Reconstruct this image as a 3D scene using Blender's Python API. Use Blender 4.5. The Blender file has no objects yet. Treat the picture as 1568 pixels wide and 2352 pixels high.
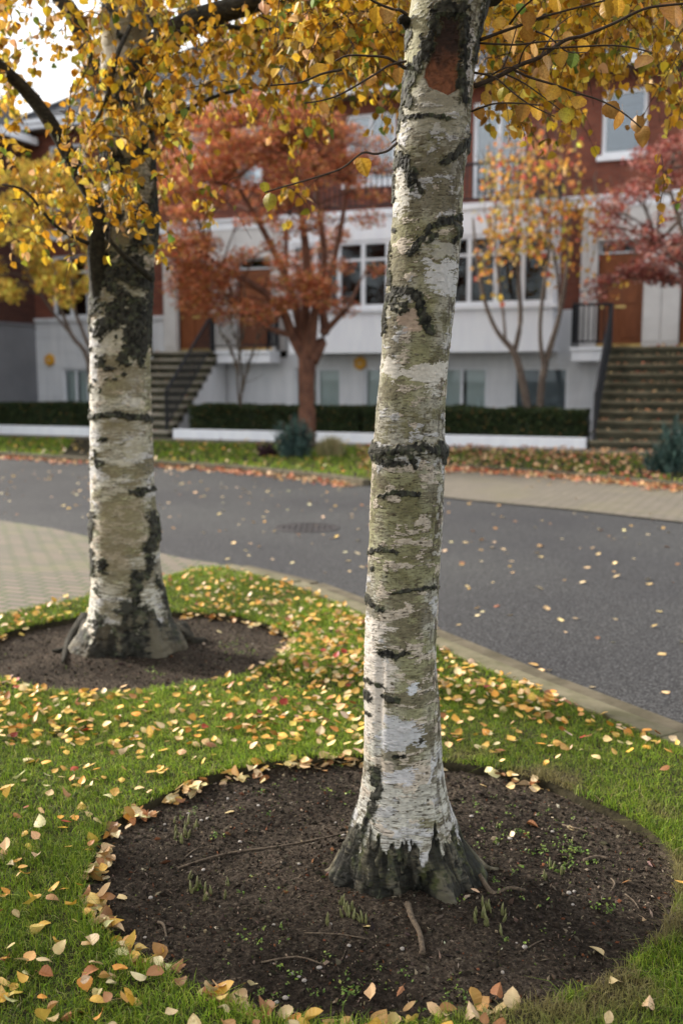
import bpy, math, random
import numpy as np
from mathutils import Vector, Matrix
random.seed(7); rng = np.random.default_rng(11)
R = math.radians
SC = bpy.context.scene
COL = SC.collection
# ------------------------------------------------------------------ camera model (35 mm lens, portrait)
F = 2287.0; PITCH = R(7.74); EYE = 1.5
def ray(u, v):
    xc = (u-784)/F; yc = (1176-v)/F
    return (xc, math.cos(PITCH)+math.sin(PITCH)*yc, -math.sin(PITCH)+math.cos(PITCH)*yc)
def G(u, v, z=0.0):
    r = ray(u, v); t = (z-EYE)/r[2]; return (r[0]*t, r[1]*t)
def at(u, v, y):
    r = ray(u, v); t = y/r[1]; return Vector((r[0]*t, y, EYE+r[2]*t))
def proj(p):
    """world points -> photo pixels (1568 wide)"""
    p = np.asarray(p, float); d = p-np.array([0, 0, EYE])
    zc = d[:, 1]*math.cos(PITCH)-d[:, 2]*math.sin(PITCH)
    yc = d[:, 1]*math.sin(PITCH)+d[:, 2]*math.cos(PITCH)
    zc = np.maximum(zc, 1e-3)
    return 784+F*d[:, 0]/zc, 1176-F*yc/zc, zc
# facade frame of the terrace
FA = R(21.5); FU = Vector((math.cos(FA), -math.sin(FA), 0)); FN = Vector((-math.sin(FA), -math.cos(FA), 0)); FC = -24.2
P0 = FN*FC
def fpt(s, q, z=0): return P0+FU*s+FN*q+Vector((0, 0, z))
# ------------------------------------------------------------------ tagging
def tag(o, label=None, cat=None, group=None, kind=None):
    if label: o['label'] = label
    if cat: o['category'] = cat
    if group: o['group'] = group
    if kind: o['kind'] = kind
    return o
def empty(name, loc=(0, 0, 0), rz=0):
    o = bpy.data.objects.new(name, None); COL.objects.link(o)
    o.location = loc; o.rotation_euler = (0, 0, rz); o.empty_display_size = .2
    return o
# ------------------------------------------------------------------ noise
def _h(ix, iy, iz, seed):
    n = (ix*np.uint32(374761393)+iy*np.uint32(668265263)+iz*np.uint32(2147483647)+np.uint32(seed)*np.uint32(974634777))
    n = (n ^ (n >> np.uint32(13)))*np.uint32(1274126177)
    n = (n ^ (n >> np.uint32(16)))*np.uint32(2246822519)
    n = n ^ (n >> np.uint32(15))
    return n.astype(np.float64)/4294967295.0
def vnoise(p, seed=0):
    p = np.asarray(p, float); f = np.floor(p); t = p-f; t = t*t*(3-2*t)
    i = f.astype(np.int64).astype(np.uint32)
    x, y, z = i[:, 0], i[:, 1], i[:, 2]; o = np.uint32(1)
    r = 0
    for dx in (0, 1):
        wx = t[:, 0] if dx else 1-t[:, 0]
        for dy in (0, 1):
            wy = t[:, 1] if dy else 1-t[:, 1]
            for dz in (0, 1):
                wz = t[:, 2] if dz else 1-t[:, 2]
                r = r+wx*wy*wz*_h(x+o*dx, y+o*dy, z+o*dz, seed)
    return r
def fbm(p, oct=4, seed=0, gain=.5):
    a = 1; s = 0; t = 0; p = np.asarray(p, float)
    for k in range(oct):
        s = s+a*vnoise(p*(2**k)+k*17.3, seed+k); t += a; a *= gain
    return s/t
def sstep(a, b, x): t = np.clip((x-a)/(b-a), 0, 1); return t*t*(3-2*t)
def lerp(a, b, t): return a+(b-a)*t
# ------------------------------------------------------------------ meshes
def mesh_np(name, V, faces, mat=None, parent=None, cols=None, smooth=False, mats=None, fmat=None):
    """faces: int array (n,3)/(n,4) or list of such arrays"""
    me = bpy.data.meshes.new(name)
    if not isinstance(faces, (list, tuple)): faces = [faces]
    faces = [np.asarray(f, np.int32) for f in faces if len(f)]
    V = np.asarray(V, np.float32)
    me.vertices.add(len(V)); me.vertices.foreach_set('co', V.ravel())
    loops = np.concatenate([f.ravel() for f in faces])
    sizes = np.concatenate([np.full(len(f), f.shape[1], np.int32) for f in faces])
    starts = np.concatenate([[0], np.cumsum(sizes)[:-1]]).astype(np.int32)
    me.loops.add(len(loops)); me.loops.foreach_set('vertex_index', loops)
    me.polygons.add(len(sizes)); me.polygons.foreach_set('loop_start', starts); me.polygons.foreach_set('loop_total', sizes)
    if cols is not None:
        a = me.color_attributes.new('Col', 'FLOAT_COLOR', 'POINT')
        c = np.ones((len(V), 4), np.float32); c[:, :3] = cols
        a.data.foreach_set('color', c.ravel())
    me.update(calc_edges=True)
    me.polygons.foreach_set('use_smooth', np.full(len(sizes), smooth, bool))
    if mat: me.materials.append(mat)
    if mats:
        for m in mats: me.materials.append(m)
        if fmat is not None: me.polygons.foreach_set('material_index', np.asarray(fmat, np.int32))
    o = bpy.data.objects.new(name, me); COL.objects.link(o)
    if parent: o.parent = parent
    return o
class MB:
    def __init__(s): s.v = []; s.f3 = []; s.f4 = []; s.fn = []; s.n = 0
    def addv(s, vs): s.v += [tuple(v) for v in vs]; k = s.n; s.n += len(vs); return k
    def hexa(s, p):
        k = s.addv(p)
        for q in ((0, 3, 2, 1), (4, 5, 6, 7), (0, 1, 5, 4), (1, 2, 6, 5), (2, 3, 7, 6), (3, 0, 4, 7)): s.f4.append([k+i for i in q])
    def box(s, a, b):
        x0, y0, z0 = [min(a[i], b[i]) for i in range(3)]; x1, y1, z1 = [max(a[i], b[i]) for i in range(3)]
        s.hexa([(x0, y0, z0), (x1, y0, z0), (x1, y1, z0), (x0, y1, z0), (x0, y0, z1), (x1, y0, z1), (x1, y1, z1), (x0, y1, z1)])
    def tube(s, pts, rad, n=8, cap=True):
        pts = [Vector(p) for p in pts]; m = len(pts)
        if not hasattr(rad, '__len__'): rad = [rad]*m
        rings = []
        up = Vector((0.13, 0.21, 1))
        for i in range(m):
            d = (pts[min(i+1, m-1)]-pts[max(i-1, 0)])
            if d.length < 1e-9: d = Vector((0, 0, 1))
            d.normalize()
            a = d.cross(up if abs(d.dot(up.normalized())) < .97 else Vector((1, 0, 0))).normalized(); b = d.cross(a).normalized()
            rings.append(s.addv([pts[i]+(a*math.cos(2*math.pi*k/n)+b*math.sin(2*math.pi*k/n))*rad[i] for k in range(n)]))
        for i in range(m-1):
            for k in range(n):
                s.f4.append([rings[i]+k, rings[i]+(k+1) % n, rings[i+1]+(k+1) % n, rings[i+1]+k])
        if cap:
            for r_, rv in ((rings[0], True), (rings[-1], False)):
                c = [r_+k for k in range(n)]; s.fn.append(c[::-1] if rv else c)
    def poly_prism(s, pts, z0, z1):
        n = len(pts); a = s.addv([(p[0], p[1], z0) for p in pts]); b = s.addv([(p[0], p[1], z1) for p in pts])
        s.fn.append([b+i for i in range(n)]); s.fn.append([a+i for i in range(n)][::-1])
        for i in range(n): s.f4.append([a+i, a+(i+1) % n, b+(i+1) % n, b+i])
    def build(s, name, mat, parent=None, smooth=False, bevel=0):
        me = bpy.data.meshes.new(name)
        me.from_pydata(s.v, [], s.f3+s.f4+s.fn); me.update()
        me.polygons.foreach_set('use_smooth', [smooth]*len(me.polygons))
        me.materials.append(mat)
        o = bpy.data.objects.new(name, me); COL.objects.link(o)
        if parent: o.parent = parent
        if bevel:
            m = o.modifiers.new('b', 'BEVEL'); m.width = bevel; m.segments = 2; m.limit_method = 'ANGLE'
        return o
def inpoly(x, y, poly):
    r = np.zeros(len(x), bool); n = len(poly)
    for i in range(n):
        x1, y1 = poly[i]; x2, y2 = poly[(i+1) % n]
        if y1 == y2: continue
        c = ((y1 > y) != (y2 > y)) & (x < (x2-x1)*(y-y1)/(y2-y1)+x1)
        r ^= c
    return r
def pldist(x, y, pts):
    """distance to polyline (2D)"""
    d = np.full(len(x), 1e9); pts = list(pts)
    if len(pts) == 1: return np.hypot(x-pts[0][0], y-pts[0][1])
    for (ax, ay), (bx, by) in zip(pts[:-1], pts[1:]):
        vx, vy = bx-ax, by-ay; L = vx*vx+vy*vy+1e-12
        t = np.clip(((x-ax)*vx+(y-ay)*vy)/L, 0, 1)
        d = np.minimum(d, np.hypot(x-ax-t*vx, y-ay-t*vy))
    return d
# ------------------------------------------------------------------ materials
def newmat(name):
    m = bpy.data.materials.new(name); m.use_nodes = True; nt = m.node_tree
    b = nt.nodes['Principled BSDF']; return m, nt, b
def ND(nt, t, **k):
    n = nt.nodes.new(t)
    for a, v in k.items(): setattr(n, a, v)
    return n
def ramp(nt, src, stops):
    r = ND(nt, 'ShaderNodeValToRGB'); cr = r.color_ramp
    while len(cr.elements) > 1: cr.elements.remove(cr.elements[-1])
    cr.elements[0].position = stops[0][0]; cr.elements[0].color = (*stops[0][1], 1)
    for p, c in stops[1:]:
        e = cr.elements.new(p); e.color = (*c, 1)
    nt.links.new(src, r.inputs[0]); return r.outputs[0]
def noise(nt, vec, scale, detail=6, rough=.6, dist=0):
    n = ND(nt, 'ShaderNodeTexNoise'); n.inputs['Scale'].default_value = scale; n.inputs['Detail'].default_value = detail
    n.inputs['Roughness'].default_value = rough; n.inputs['Distortion'].default_value = dist
    if vec: nt.links.new(vec, n.inputs['Vector'])
    return n.outputs['Fac']
def objvec(nt, scale=(1, 1, 1)):
    t = ND(nt, 'ShaderNodeTexCoord'); m = ND(nt, 'ShaderNodeMapping'); m.inputs['Scale'].default_value = scale
    nt.links.new(t.outputs['Object'], m.inputs['Vector']); return m.outputs['Vector']
def bump(nt, b, h, strength=.4, dist=.01):
    n = ND(nt, 'ShaderNodeBump'); n.inputs['Strength'].default_value = strength; n.inputs['Distance'].default_value = dist
    nt.links.new(h, n.inputs['Height']); nt.links.new(n.outputs[0], b.inputs['Normal']); return n
def noisy(name, c1, c2, scale=5, rough=.8, bmp=.3, bscale=40, bdist=.01, spec=.3, vscale=(1, 1, 1), lo=.35, hi=.65, metal=0):
    m, nt, b = newmat(name); v = objvec(nt, vscale)
    c = ramp(nt, noise(nt, v, scale), [(lo, c1), (hi, c2)])
    nt.links.new(c, b.inputs['Base Color']); b.inputs['Roughness'].default_value = rough
    b.inputs['Specular IOR Level'].default_value = spec; b.inputs['Metallic'].default_value = metal
    if bmp: bump(nt, b, noise(nt, v, bscale), bmp, bdist)
    return m
def attrmat(name, rough=.7, transl=0, spec=.3, bscale=0, bmp=.3, bdist=.003, vein=False):
    m, nt, b = newmat(name); a = ND(nt, 'ShaderNodeAttribute', attribute_name='Col')
    col = a.outputs['Color']
    if vein:
        v = objvec(nt); nz = noise(nt, v, 160, 4, .7)
        mx = ND(nt, 'ShaderNodeMix', data_type='RGBA', blend_type='MULTIPLY'); mx.inputs[0].default_value = 1
        r_ = ramp(nt, nz, [(.3, (.62, .55, .45)), (.55, (1, 1, 1)), (.8, (1.15, 1.12, 1.05))])
        nt.links.new(col, mx.inputs[6]); nt.links.new(r_, mx.inputs[7]); col = mx.outputs[2]
    nt.links.new(col, b.inputs['Base Color'])
    b.inputs['Roughness'].default_value = rough; b.inputs['Specular IOR Level'].default_value = spec
    if bscale: bump(nt, b, noise(nt, objvec(nt), bscale, 8, .7), bmp, bdist)
    if transl:
        t = ND(nt, 'ShaderNodeBsdfTranslucent'); mx = ND(nt, 'ShaderNodeMixShader'); mx.inputs[0].default_value = transl
        nt.links.new(col, t.inputs['Color'])
        nt.links.new(b.outputs[0], mx.inputs[1]); nt.links.new(t.outputs[0], mx.inputs[2])
        nt.links.new(mx.outputs[0], nt.nodes['Material Output'].inputs['Surface'])
    return m
M = {}
M['leaf'] = attrmat('leaf', .55, .38, .3)
M['leafnear'] = attrmat('leaf_near', .5, .35, .35, vein=True)
M['fallen'] = attrmat('fallen_leaf', .5, .12, .4, vein=True)
M['grass'] = attrmat('grass_blade', .55, .38, .25)
M['bark'] = attrmat('birch_bark', .75, 0, .25, bscale=260, bmp=.35, bdist=.002)
M['crumb'] = attrmat('crumb', .95, 0, .15)
M['plant'] = attrmat('plant', .5, .25, .3)
M['twig'] = noisy('twig', (.035, .022, .015), (.07, .05, .035), 60, .8, .4, 200, .001)
M['deadtwig'] = noisy('dead_twig', (.055, .040, .028), (.15, .115, .08), 90, .9, .4, 200, .001)
M['limb'] = noisy('dark_limb', (.014, .013, .010), (.060, .054, .038), 30, .9, 1.0, 80, .02, vscale=(1, 1, 1.6))
M['rootbark'] = noisy('root_bark', (.05, .045, .028), (.20, .175, .12), 30, .9, .9, 110, .006)
M['maplebark'] = noisy('maple_bark', (.075, .033, .022), (.19, .085, .05), 9, .8, .5, 40, .01, vscale=(1, 1, .5))
M['stembark'] = noisy('stem_bark', (.07, .05, .04), (.15, .115, .09), 12, .8, .4, 40, .006)
def soilmat():
    m, nt, b = newmat('soil'); v = objvec(nt)
    a = ramp(nt, noise(nt, v, 70, 8, .75), [(.34, (.010, .008, .0065)), (.52, (.046, .037, .029)), (.68, (.13, .106, .082))])
    k = ramp(nt, noise(nt, v, 2.4, 5, .6), [(.38, (.62, .60, .58)), (.62, (1.45, 1.42, 1.38))])
    mx = ND(nt, 'ShaderNodeMix', data_type='RGBA', blend_type='MULTIPLY'); mx.inputs[0].default_value = 1
    nt.links.new(a, mx.inputs[6]); nt.links.new(k, mx.inputs[7]); nt.links.new(mx.outputs[2], b.inputs['Base Color'])
    b.inputs['Roughness'].default_value = .97; b.inputs['Specular IOR Level'].default_value = .08
    bump(nt, b, noise(nt, v, 170, 6, .75), 1.0, .008); return m
M['soil'] = soilmat()
M['lawnsoil'] = noisy('lawn_base', (.018, .016, .010), (.042, .036, .020), 30, .95, .5, 100, .01, spec=.1)
M['kerb'] = noisy('kerb_stone', (.095, .088, .045), (.175, .155, .10), 6, .9, .4, 60, .004)
M['channel'] = noisy('channel_stone', (.065, .055, .032), (.125, .105, .07), 7, .9, .4, 60, .004)
M['white'] = noisy('white_paint', (.80, .82, .87), (.87, .89, .92), 3, .6, .05, 30, vscale=(2, 2, .35))
M['frame'] = noisy('white_frame', (.72, .74, .78), (.80, .82, .85), 3, .4, 0)
M['render'] = noisy('pale_render', (.62, .635, .66), (.72, .73, .75), 2.2, .85, .15, 50, .004, vscale=(2, 2, .4))
M['rendershade'] = noisy('shaded_render', (.17, .175, .19), (.22, .225, .24), .8, .85, .15, 50, .004)  # render with the shade of the end wall put into its colour
M['surround'] = noisy('stone_surround', (.58, .56, .54), (.66, .64, .62), 2, .8, .1, 50, .003)
M['door'] = noisy('brown_door', (.17, .050, .016), (.25, .082, .028), 5, .45, .1, 30, .002, vscale=(4, 4, .5))
M['black'] = noisy('black_iron', (.010, .011, .014), (.022, .023, .028), 20, .5, 0)
M['step'] = noisy('step_stone', (.26, .235, .18), (.40, .36, .29), 2.5, .9, .3, 40, .004)
M['stepdark'] = noisy('mossy_step_stone', (.10, .088, .055), (.20, .18, .12), 2.5, .9, .3, 40, .004)
M['riser'] = noisy('riser_dark', (.030, .030, .018), (.075, .07, .045), 4, .9, .3, 40, .004)  # risers darker than the treads
M['soffit'] = noisy('soffit', (.14, .11, .09), (.18, .15, .12), 2, .8, 0)
M['alarm'] = noisy('alarm_yellow', (.62, .30, .02), (.72, .36, .03), 4, .4, 0)
M['brass'] = noisy('brass', (.45, .32, .12), (.55, .40, .16), 9, .3, 0, metal=1)
M['rust'] = noisy('rusty_iron', (.028, .026, .027), (.046, .040, .040), 14, .7, .5, 90, .004)
M['curtain'] = noisy('curtain', (.80, .80, .76), (.88, .87, .83), 3, .9, .6, 8, .03, vscale=(9, 9, .2))
M['blind'] = noisy('blind', (.30, .31, .34), (.38, .39, .42), 3, .6, 0)
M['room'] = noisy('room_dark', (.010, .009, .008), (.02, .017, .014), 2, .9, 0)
M['skylight'] = noisy('skylight_frame', (.55, .57, .6), (.65, .67, .7), 2, .4, 0)
def glassmat():
    m, nt, b = newmat('window_glass'); out = nt.nodes['Material Output']
    b.inputs['Base Color'].default_value = (.9, .93, .95, 1)
    g = ND(nt, 'ShaderNodeBsdfGlossy'); g.inputs['Roughness'].default_value = .02; g.inputs['Color'].default_value = (.85, .9, .97, 1)
    t = ND(nt, 'ShaderNodeBsdfTransparent'); t.inputs['Color'].default_value = (.82, .86, .86, 1)
    fr = ND(nt, 'ShaderNodeFresnel'); fr.inputs['IOR'].default_value = 2.1
    mx = ND(nt, 'ShaderNodeMixShader'); nt.links.new(fr.outputs[0], mx.inputs[0]); nt.links.new(t.outputs[0], mx.inputs[1]); nt.links.new(g.outputs[0], mx.inputs[2])
    nt.links.new(mx.outputs[0], out.inputs['Surface']); return m
M['glass'] = glassmat(); M['glassclear'] = M['glass'].copy(); M['glassclear'].node_tree.nodes['Fresnel'].inputs['IOR'].default_value = 1.38
def brickmat(name, c1, c2, mortar, su=4.44, sv=13.3):
    m, nt, b = newmat(name); t = ND(nt, 'ShaderNodeTexCoord'); s = ND(nt, 'ShaderNodeSeparateXYZ'); nt.links.new(t.outputs['Object'], s.inputs[0])
    ad = ND(nt, 'ShaderNodeMath', operation='ADD'); nt.links.new(s.outputs[0], ad.inputs[0]); nt.links.new(s.outputs[1], ad.inputs[1])
    cb = ND(nt, 'ShaderNodeCombineXYZ'); nt.links.new(ad.outputs[0], cb.inputs[0]); nt.links.new(s.outputs[2], cb.inputs[1])
    br = ND(nt, 'ShaderNodeTexBrick'); br.inputs['Scale'].default_value = 1; br.inputs['Brick Width'].default_value = 1/su; br.inputs['Row Height'].default_value = 1/sv
    br.inputs['Mortar Size'].default_value = .006; br.inputs['Color1'].default_value = (*c1, 1); br.inputs['Color2'].default_value = (*c2, 1); br.inputs['Mortar'].default_value = (*mortar, 1)
    nt.links.new(cb.outputs[0], br.inputs['Vector'])
    nz = noise(nt, t.outputs['Object'], 1.3, 4)
    mx = ND(nt, 'ShaderNodeMix', data_type='RGBA', blend_type='MULTIPLY'); mx.inputs[0].default_value = 1
    nt.links.new(br.outputs['Color'], mx.inputs[6]); nt.links.new(ramp(nt, nz, [(.3, (.75, .75, .78)), (.7, (1.1, 1.05, 1.0))]), mx.inputs[7])
    nt.links.new(mx.outputs[2], b.inputs['Base Color']); b.inputs['Roughness'].default_value = .9; b.inputs['Specular IOR Level'].default_value = .2
    bump(nt, b, br.outputs['Fac'], -.5, .006); return m
M['brick'] = brickmat('red_brick', (.24, .078, .048), (.165, .052, .036), (.13, .10, .08))
M['brickshade'] = brickmat('shaded_brick', (.10, .038, .028), (.07, .028, .022), (.08, .065, .055))  # brick colour darkened to stand for the shaded end wall
def rooftile():
    m, nt, b = newmat('roof_tile'); v = objvec(nt)
    w = ND(nt, 'ShaderNodeTexWave', wave_type='BANDS', bands_direction='Z', wave_profile='SAW'); w.inputs['Scale'].default_value = 1.75; w.inputs['Distortion'].default_value = .3
    nt.links.new(v, w.inputs['Vector'])
    c = ramp(nt, noise(nt, v, 7), [(.35, (.035, .038, .045)), (.65, (.075, .08, .09))])
    nt.links.new(c, b.inputs['Base Color']); b.inputs['Roughness'].default_value = .6
    bump(nt, b, w.outputs['Fac'], 1, .04); return m
M['roof'] = rooftile()
def asphalt():
    m, nt, b = newmat('asphalt'); v = objvec(nt)
    big = noise(nt, v, .35, 3, .5); fine = noise(nt, v, 75, 4, .75)
    a = ramp(nt, fine, [(.36, (.010, .010, .0105)), (.5, (.031, .031, .032)), (.64, (.13, .13, .13))])
    k = ramp(nt, big, [(.35, (.8, .79, .82)), (.65, (1.2, 1.2, 1.15))])
    mx = ND(nt, 'ShaderNodeMix', data_type='RGBA', blend_type='MULTIPLY'); mx.inputs[0].default_value = 1
    nt.links.new(a, mx.inputs[6]); nt.links.new(k, mx.inputs[7]); nt.links.new(mx.outputs[2], b.inputs['Base Color'])
    b.inputs['Roughness'].default_value = .8; b.inputs['Specular IOR Level'].default_value = .25
    bump(nt, b, fine, .8, .006); return m
M['asphalt'] = asphalt()
def pavers(name, c1, c2, mortar, ang, moss):
    m, nt, b = newmat(name); t = ND(nt, 'ShaderNodeTexCoord'); mp = ND(nt, 'ShaderNodeMapping'); mp.inputs['Rotation'].default_value = (0, 0, ang)
    nt.links.new(t.outputs['Object'], mp.inputs['Vector'])
    br = ND(nt, 'ShaderNodeTexBrick'); br.inputs['Scale'].default_value = 1; br.inputs['Brick Width'].default_value = .2; br.inputs['Row Height'].default_value = .1
    br.inputs['Mortar Size'].default_value = .012; br.inputs['Color1'].default_value = (*c1, 1); br.inputs['Color2'].default_value = (*c2, 1); br.inputs['Mortar'].default_value = (*mortar, 1)
    nt.links.new(mp.outputs[0], br.inputs['Vector'])
    nz = noise(nt, t.outputs['Object'], 1.1, 5)
    mx = ND(nt, 'ShaderNodeMix', data_type='RGBA', blend_type='MIX'); nt.links.new(br.outputs['Color'], mx.inputs[6]); mx.inputs[7].default_value = (*moss, 1)
    rr = ND(nt, 'ShaderNodeMapRange'); rr.inputs[1].default_value = .48; rr.inputs[2].default_value = .7; rr.inputs[4].default_value = .55
    nt.links.new(nz, rr.inputs[0]); nt.links.new(rr.outputs[0], mx.inputs[0])
    nt.links.new(mx.outputs[2], b.inputs['Base Color']); b.inputs['Roughness'].default_value = .85
    bump(nt, b, br.outputs['Fac'], -.6, .006); return m
M['paver'] = pavers('block_paving', (.165, .125, .10), (.12, .10, .08), (.045, .065, .018), R(24), (.12, .13, .045))
M['paver2'] = pavers('block_paving_drive', (.165, .135, .105), (.12, .10, .08), (.06, .06, .03), R(-20), (.13, .115, .06))
# ------------------------------------------------------------------ leaves
def leaf_template(serr=True, n=9, wid=.42, fold=.12, curl=.12, twist=0., tip=1.3):
    """birch leaf: base at origin, tip +Y, length 1, returns verts, tri faces, rim weights"""
    ts = np.linspace(0, 1, n); V = []; Fc = []
    prof = lambda t: wid*1.04*(math.sin(math.pi*min(1, t**.72)))**.75*(1-t*.10) if 0 < t < 1 else 0
    mid = []
    for t in ts: mid.append((0, t, 0))
    L = []; Rr = []
    for i, t in enumerate(ts[1:-1]):
        w = prof(t)
        j = (1.05 if i % 2 else .95) if serr else 1
        L.append((-w*j, t-.03, fold*w*2)); Rr.append((w*j*.96, t-.02, fold*w*2))
    V = mid+L+Rr; m = len(mid); a = m; b = m+len(L)
    k = len(L)
    Fc.append((0, a, 1)); Fc.append((0, 1, b))
    for i in range(k-1):
        Fc += [(i+1, a+i, a+i+1), (i+1, a+i+1, i+2), (i+1, b+i+1, b+i), (i+1, i+2, b+i+1)]
    Fc += [(k, a+k-1, k+1), (k, k+1, b+k-1)]
    V = np.array(V, float)
    V[:, 2] += -curl*(V[:, 1]**2)*1.0
    V[:, 2] += twist*V[:, 0]*(V[:, 1]-.3)*3
    rim = np.zeros(len(V)); rim[a:] = 1; rim[m-1] = 1
    # short stalk
    st = np.array([(-.012, -.28, .02), (.012, -.28, .02)]); base = len(V)
    V = np.vstack([V, st, [(.012, 0.02, 0)]]); rim = np.append(rim, [.6, .6, .6])
    Fc.append((base, base+1, base+2)); Fc.append((base, base+2, 0))
    return V, np.array(Fc), rim
def maple_template():
    V = [(0, 0, 0)]; angs = [-150, -95, -75, -45, -22, 0, 22, 45, 75, 95, 150]; rad = [.25, .55, .3, .85, .38, 1, .38, .85, .3, .55, .25]
    for a, r in zip(angs, rad): V.append((math.sin(R(a))*r, .15+math.cos(R(a))*r, -.12*r*r))
    return np.array(V), np.array([(0, i, i+1) for i in range(1, len(angs))]), np.concatenate([[0], np.ones(len(angs))])
T_SIMPLE = (np.array([(0, 0, 0), (-.36, .42, .05), (0, 1, -.08), (.36, .42, .05), (0, .5, -.02)]), np.array([(0, 4, 1), (1, 4, 2), (0, 3, 4), (3, 2, 4)]), np.array([0, 1, 1, 1, 0.]))
def rotmats(n, mode='rand', tilt=.5, gen=rng):
    """random rotation matrices; 'flat' = lying on ground with small tilt, 'hang' = tip downwards"""
    yaw = gen.uniform(0, 2*np.pi, n)
    if mode == 'flat': pit = gen.normal(0, tilt, n); rol = gen.normal(0, tilt, n)
    elif mode == 'hang': pit = gen.normal(-1.15, .45, n); rol = gen.normal(0, .8, n)
    elif mode == 'hang2': pit = gen.normal(-1.0, .75, n); rol = gen.normal(0, 1.1, n)
    elif mode == 'pad': pit = gen.normal(-.35, .5, n); rol = gen.normal(0, .5, n)
    else: pit = gen.uniform(-1.6, 1.6, n); rol = gen.uniform(-1.6, 1.6, n)
    cy, sy = np.cos(yaw), np.sin(yaw); cp, sp = np.cos(pit), np.sin(pit); cr, sr = np.cos(rol), np.sin(rol)
    Z = np.zeros(n); O = np.ones(n)
    Rz = np.stack([cy, -sy, Z, sy, cy, Z, Z, Z, O], 1).reshape(n, 3, 3)
    Rx = np.stack([O, Z, Z, Z, cp, -sp, Z, sp, cp], 1).reshape(n, 3, 3)
    Ry = np.stack([cr, Z, sr, Z, O, Z, -sr, Z, cr], 1).reshape(n, 3, 3)
    return Rz @ Rx @ Ry
def leafcloud(name, pos, size, rots, cols, tmpl, mat, parent=None, rimc=None):
    tV, tF, rim = tmpl; n = len(pos); k = len(tV)
    pos = np.asarray(pos); size = np.asarray(size)
    V = np.einsum('nij,kj->nki', rots, tV)*size[:, None, None]+pos[:, None, :]
    Fc = (tF[None]+(np.arange(n)*k)[:, None, None]).reshape(-1, 3)
    c = np.repeat(np.asarray(cols)[:, None, :], k, 1)
    if rimc is not None: c = c*(1-rim[None, :, None]*(1-np.asarray(rimc))*.6)
    return mesh_np(name, V.reshape(-1, 3), Fc, mat, parent, c.reshape(-1, 3), smooth=False)
def pick(pal, n, jit=.18, gen=rng):
    """pal: list of (weight, (r,g,b))"""
    w = np.array([p[0] for p in pal], float); w /= w.sum()
    i = gen.choice(len(pal), n, p=w); c = np.array([p[1] for p in pal])[i]
    return np.clip(c*gen.lognormal(0, jit, n)[:, None]*gen.normal(1, .06, (n, 3)), .003, .95)
YEL = [(5, (.60, .36, .028)), (4, (.50, .27, .02)), (3.5, (.74, .50, .08)), (2.4, (.32, .15, .02)), (2, (.32, .29, .035)), (.8, (.14, .20, .03)), (1, (.66, .42, .2))]
FALL = [(6, (.70, .45, .10)), (4, (.74, .56, .28)), (3, (.64, .33, .05)), (2, (.72, .58, .38)), (1.3, (.34, .15, .05)), (.35, (.34, .04, .02)), (.8, (.62, .42, .06))]
TAN = [(4, (.72, .56, .30)), (3, (.76, .64, .40)), (2, (.56, .36, .14)), (1, (.38, .19, .08)), (1, (.66, .42, .10))]
REDF = [(3, (.52, .20, .10)), (4, (.64, .38, .20)), (1.5, (.42, .10, .06)), (3, (.70, .50, .28)), (1, (.3, .12, .05))]
MAPLE = [(5, (.50, .155, .065)), (3, (.58, .22, .10)), (2, (.42, .19, .05)), (2, (.28, .065, .04)), (2, (.42, .26, .07)), (2, (.62, .30, .19)), (1, (.2, .05, .03))]
MAPLE2 = [(5, (.27, .07, .05)), (3, (.38, .15, .11)), (3, (.16, .035, .035)), (2.5, (.42, .23, .19)), (1, (.16, .05, .03))]
CHERRY = [(5, (.60, .36, .05)), (4, (.56, .23, .05)), (1.5, (.50, .12, .07)), (2.5, (.40, .32, .06)), (2, (.66, .42, .14))]
YTREE = [(5, (.80, .58, .10)), (3, (.74, .44, .07)), (2, (.60, .48, .08)), (1, (.50, .22, .05))]
# ------------------------------------------------------------------ the setting: ground sheets
def sheet(name, pts, z, mat, lab=None):
    m = MB(); k = m.addv([(p[0], p[1], z) for p in pts]); m.fn.append([k+i for i in range(len(pts))])
    o = m.build(name, mat); tag(o, kind='structure')
    if lab: o['label'] = lab
    return o
ZR = -.05
sheet('ground', [(-400, -300), (400, -300), (400, 500), (-400, 500)], -.30, M['lawnsoil'])
sheet('road', [(-60, -20), (40, -20), (40, 45), (-60, 45)], ZR, M['asphalt'])
LB = [G(*p) for p in ((0, 1410), (200, 1370), (380, 1325), (440, 1305), (500, 1300))]
LKi = [G(*p) for p in ((500, 1300), (650, 1335), (784, 1388), (1009, 1488), (1134, 1543), (1334, 1628), (1568, 1718))]
LK_end = [(2.15, 2.7), (3.0, 1.3), (4.2, -1.5)]
LAWN = [(-5.2, 3.9)]+LB+LKi[1:]+LK_end+[(-5.2, -1.5)]
ko = [G(u, v, ZR) for u, v in ((500, 1290), (560, 1297), (650, 1318), (784, 1352), (1009, 1428), (1134, 1473), (1384, 1573), (1568, 1643))]
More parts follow.
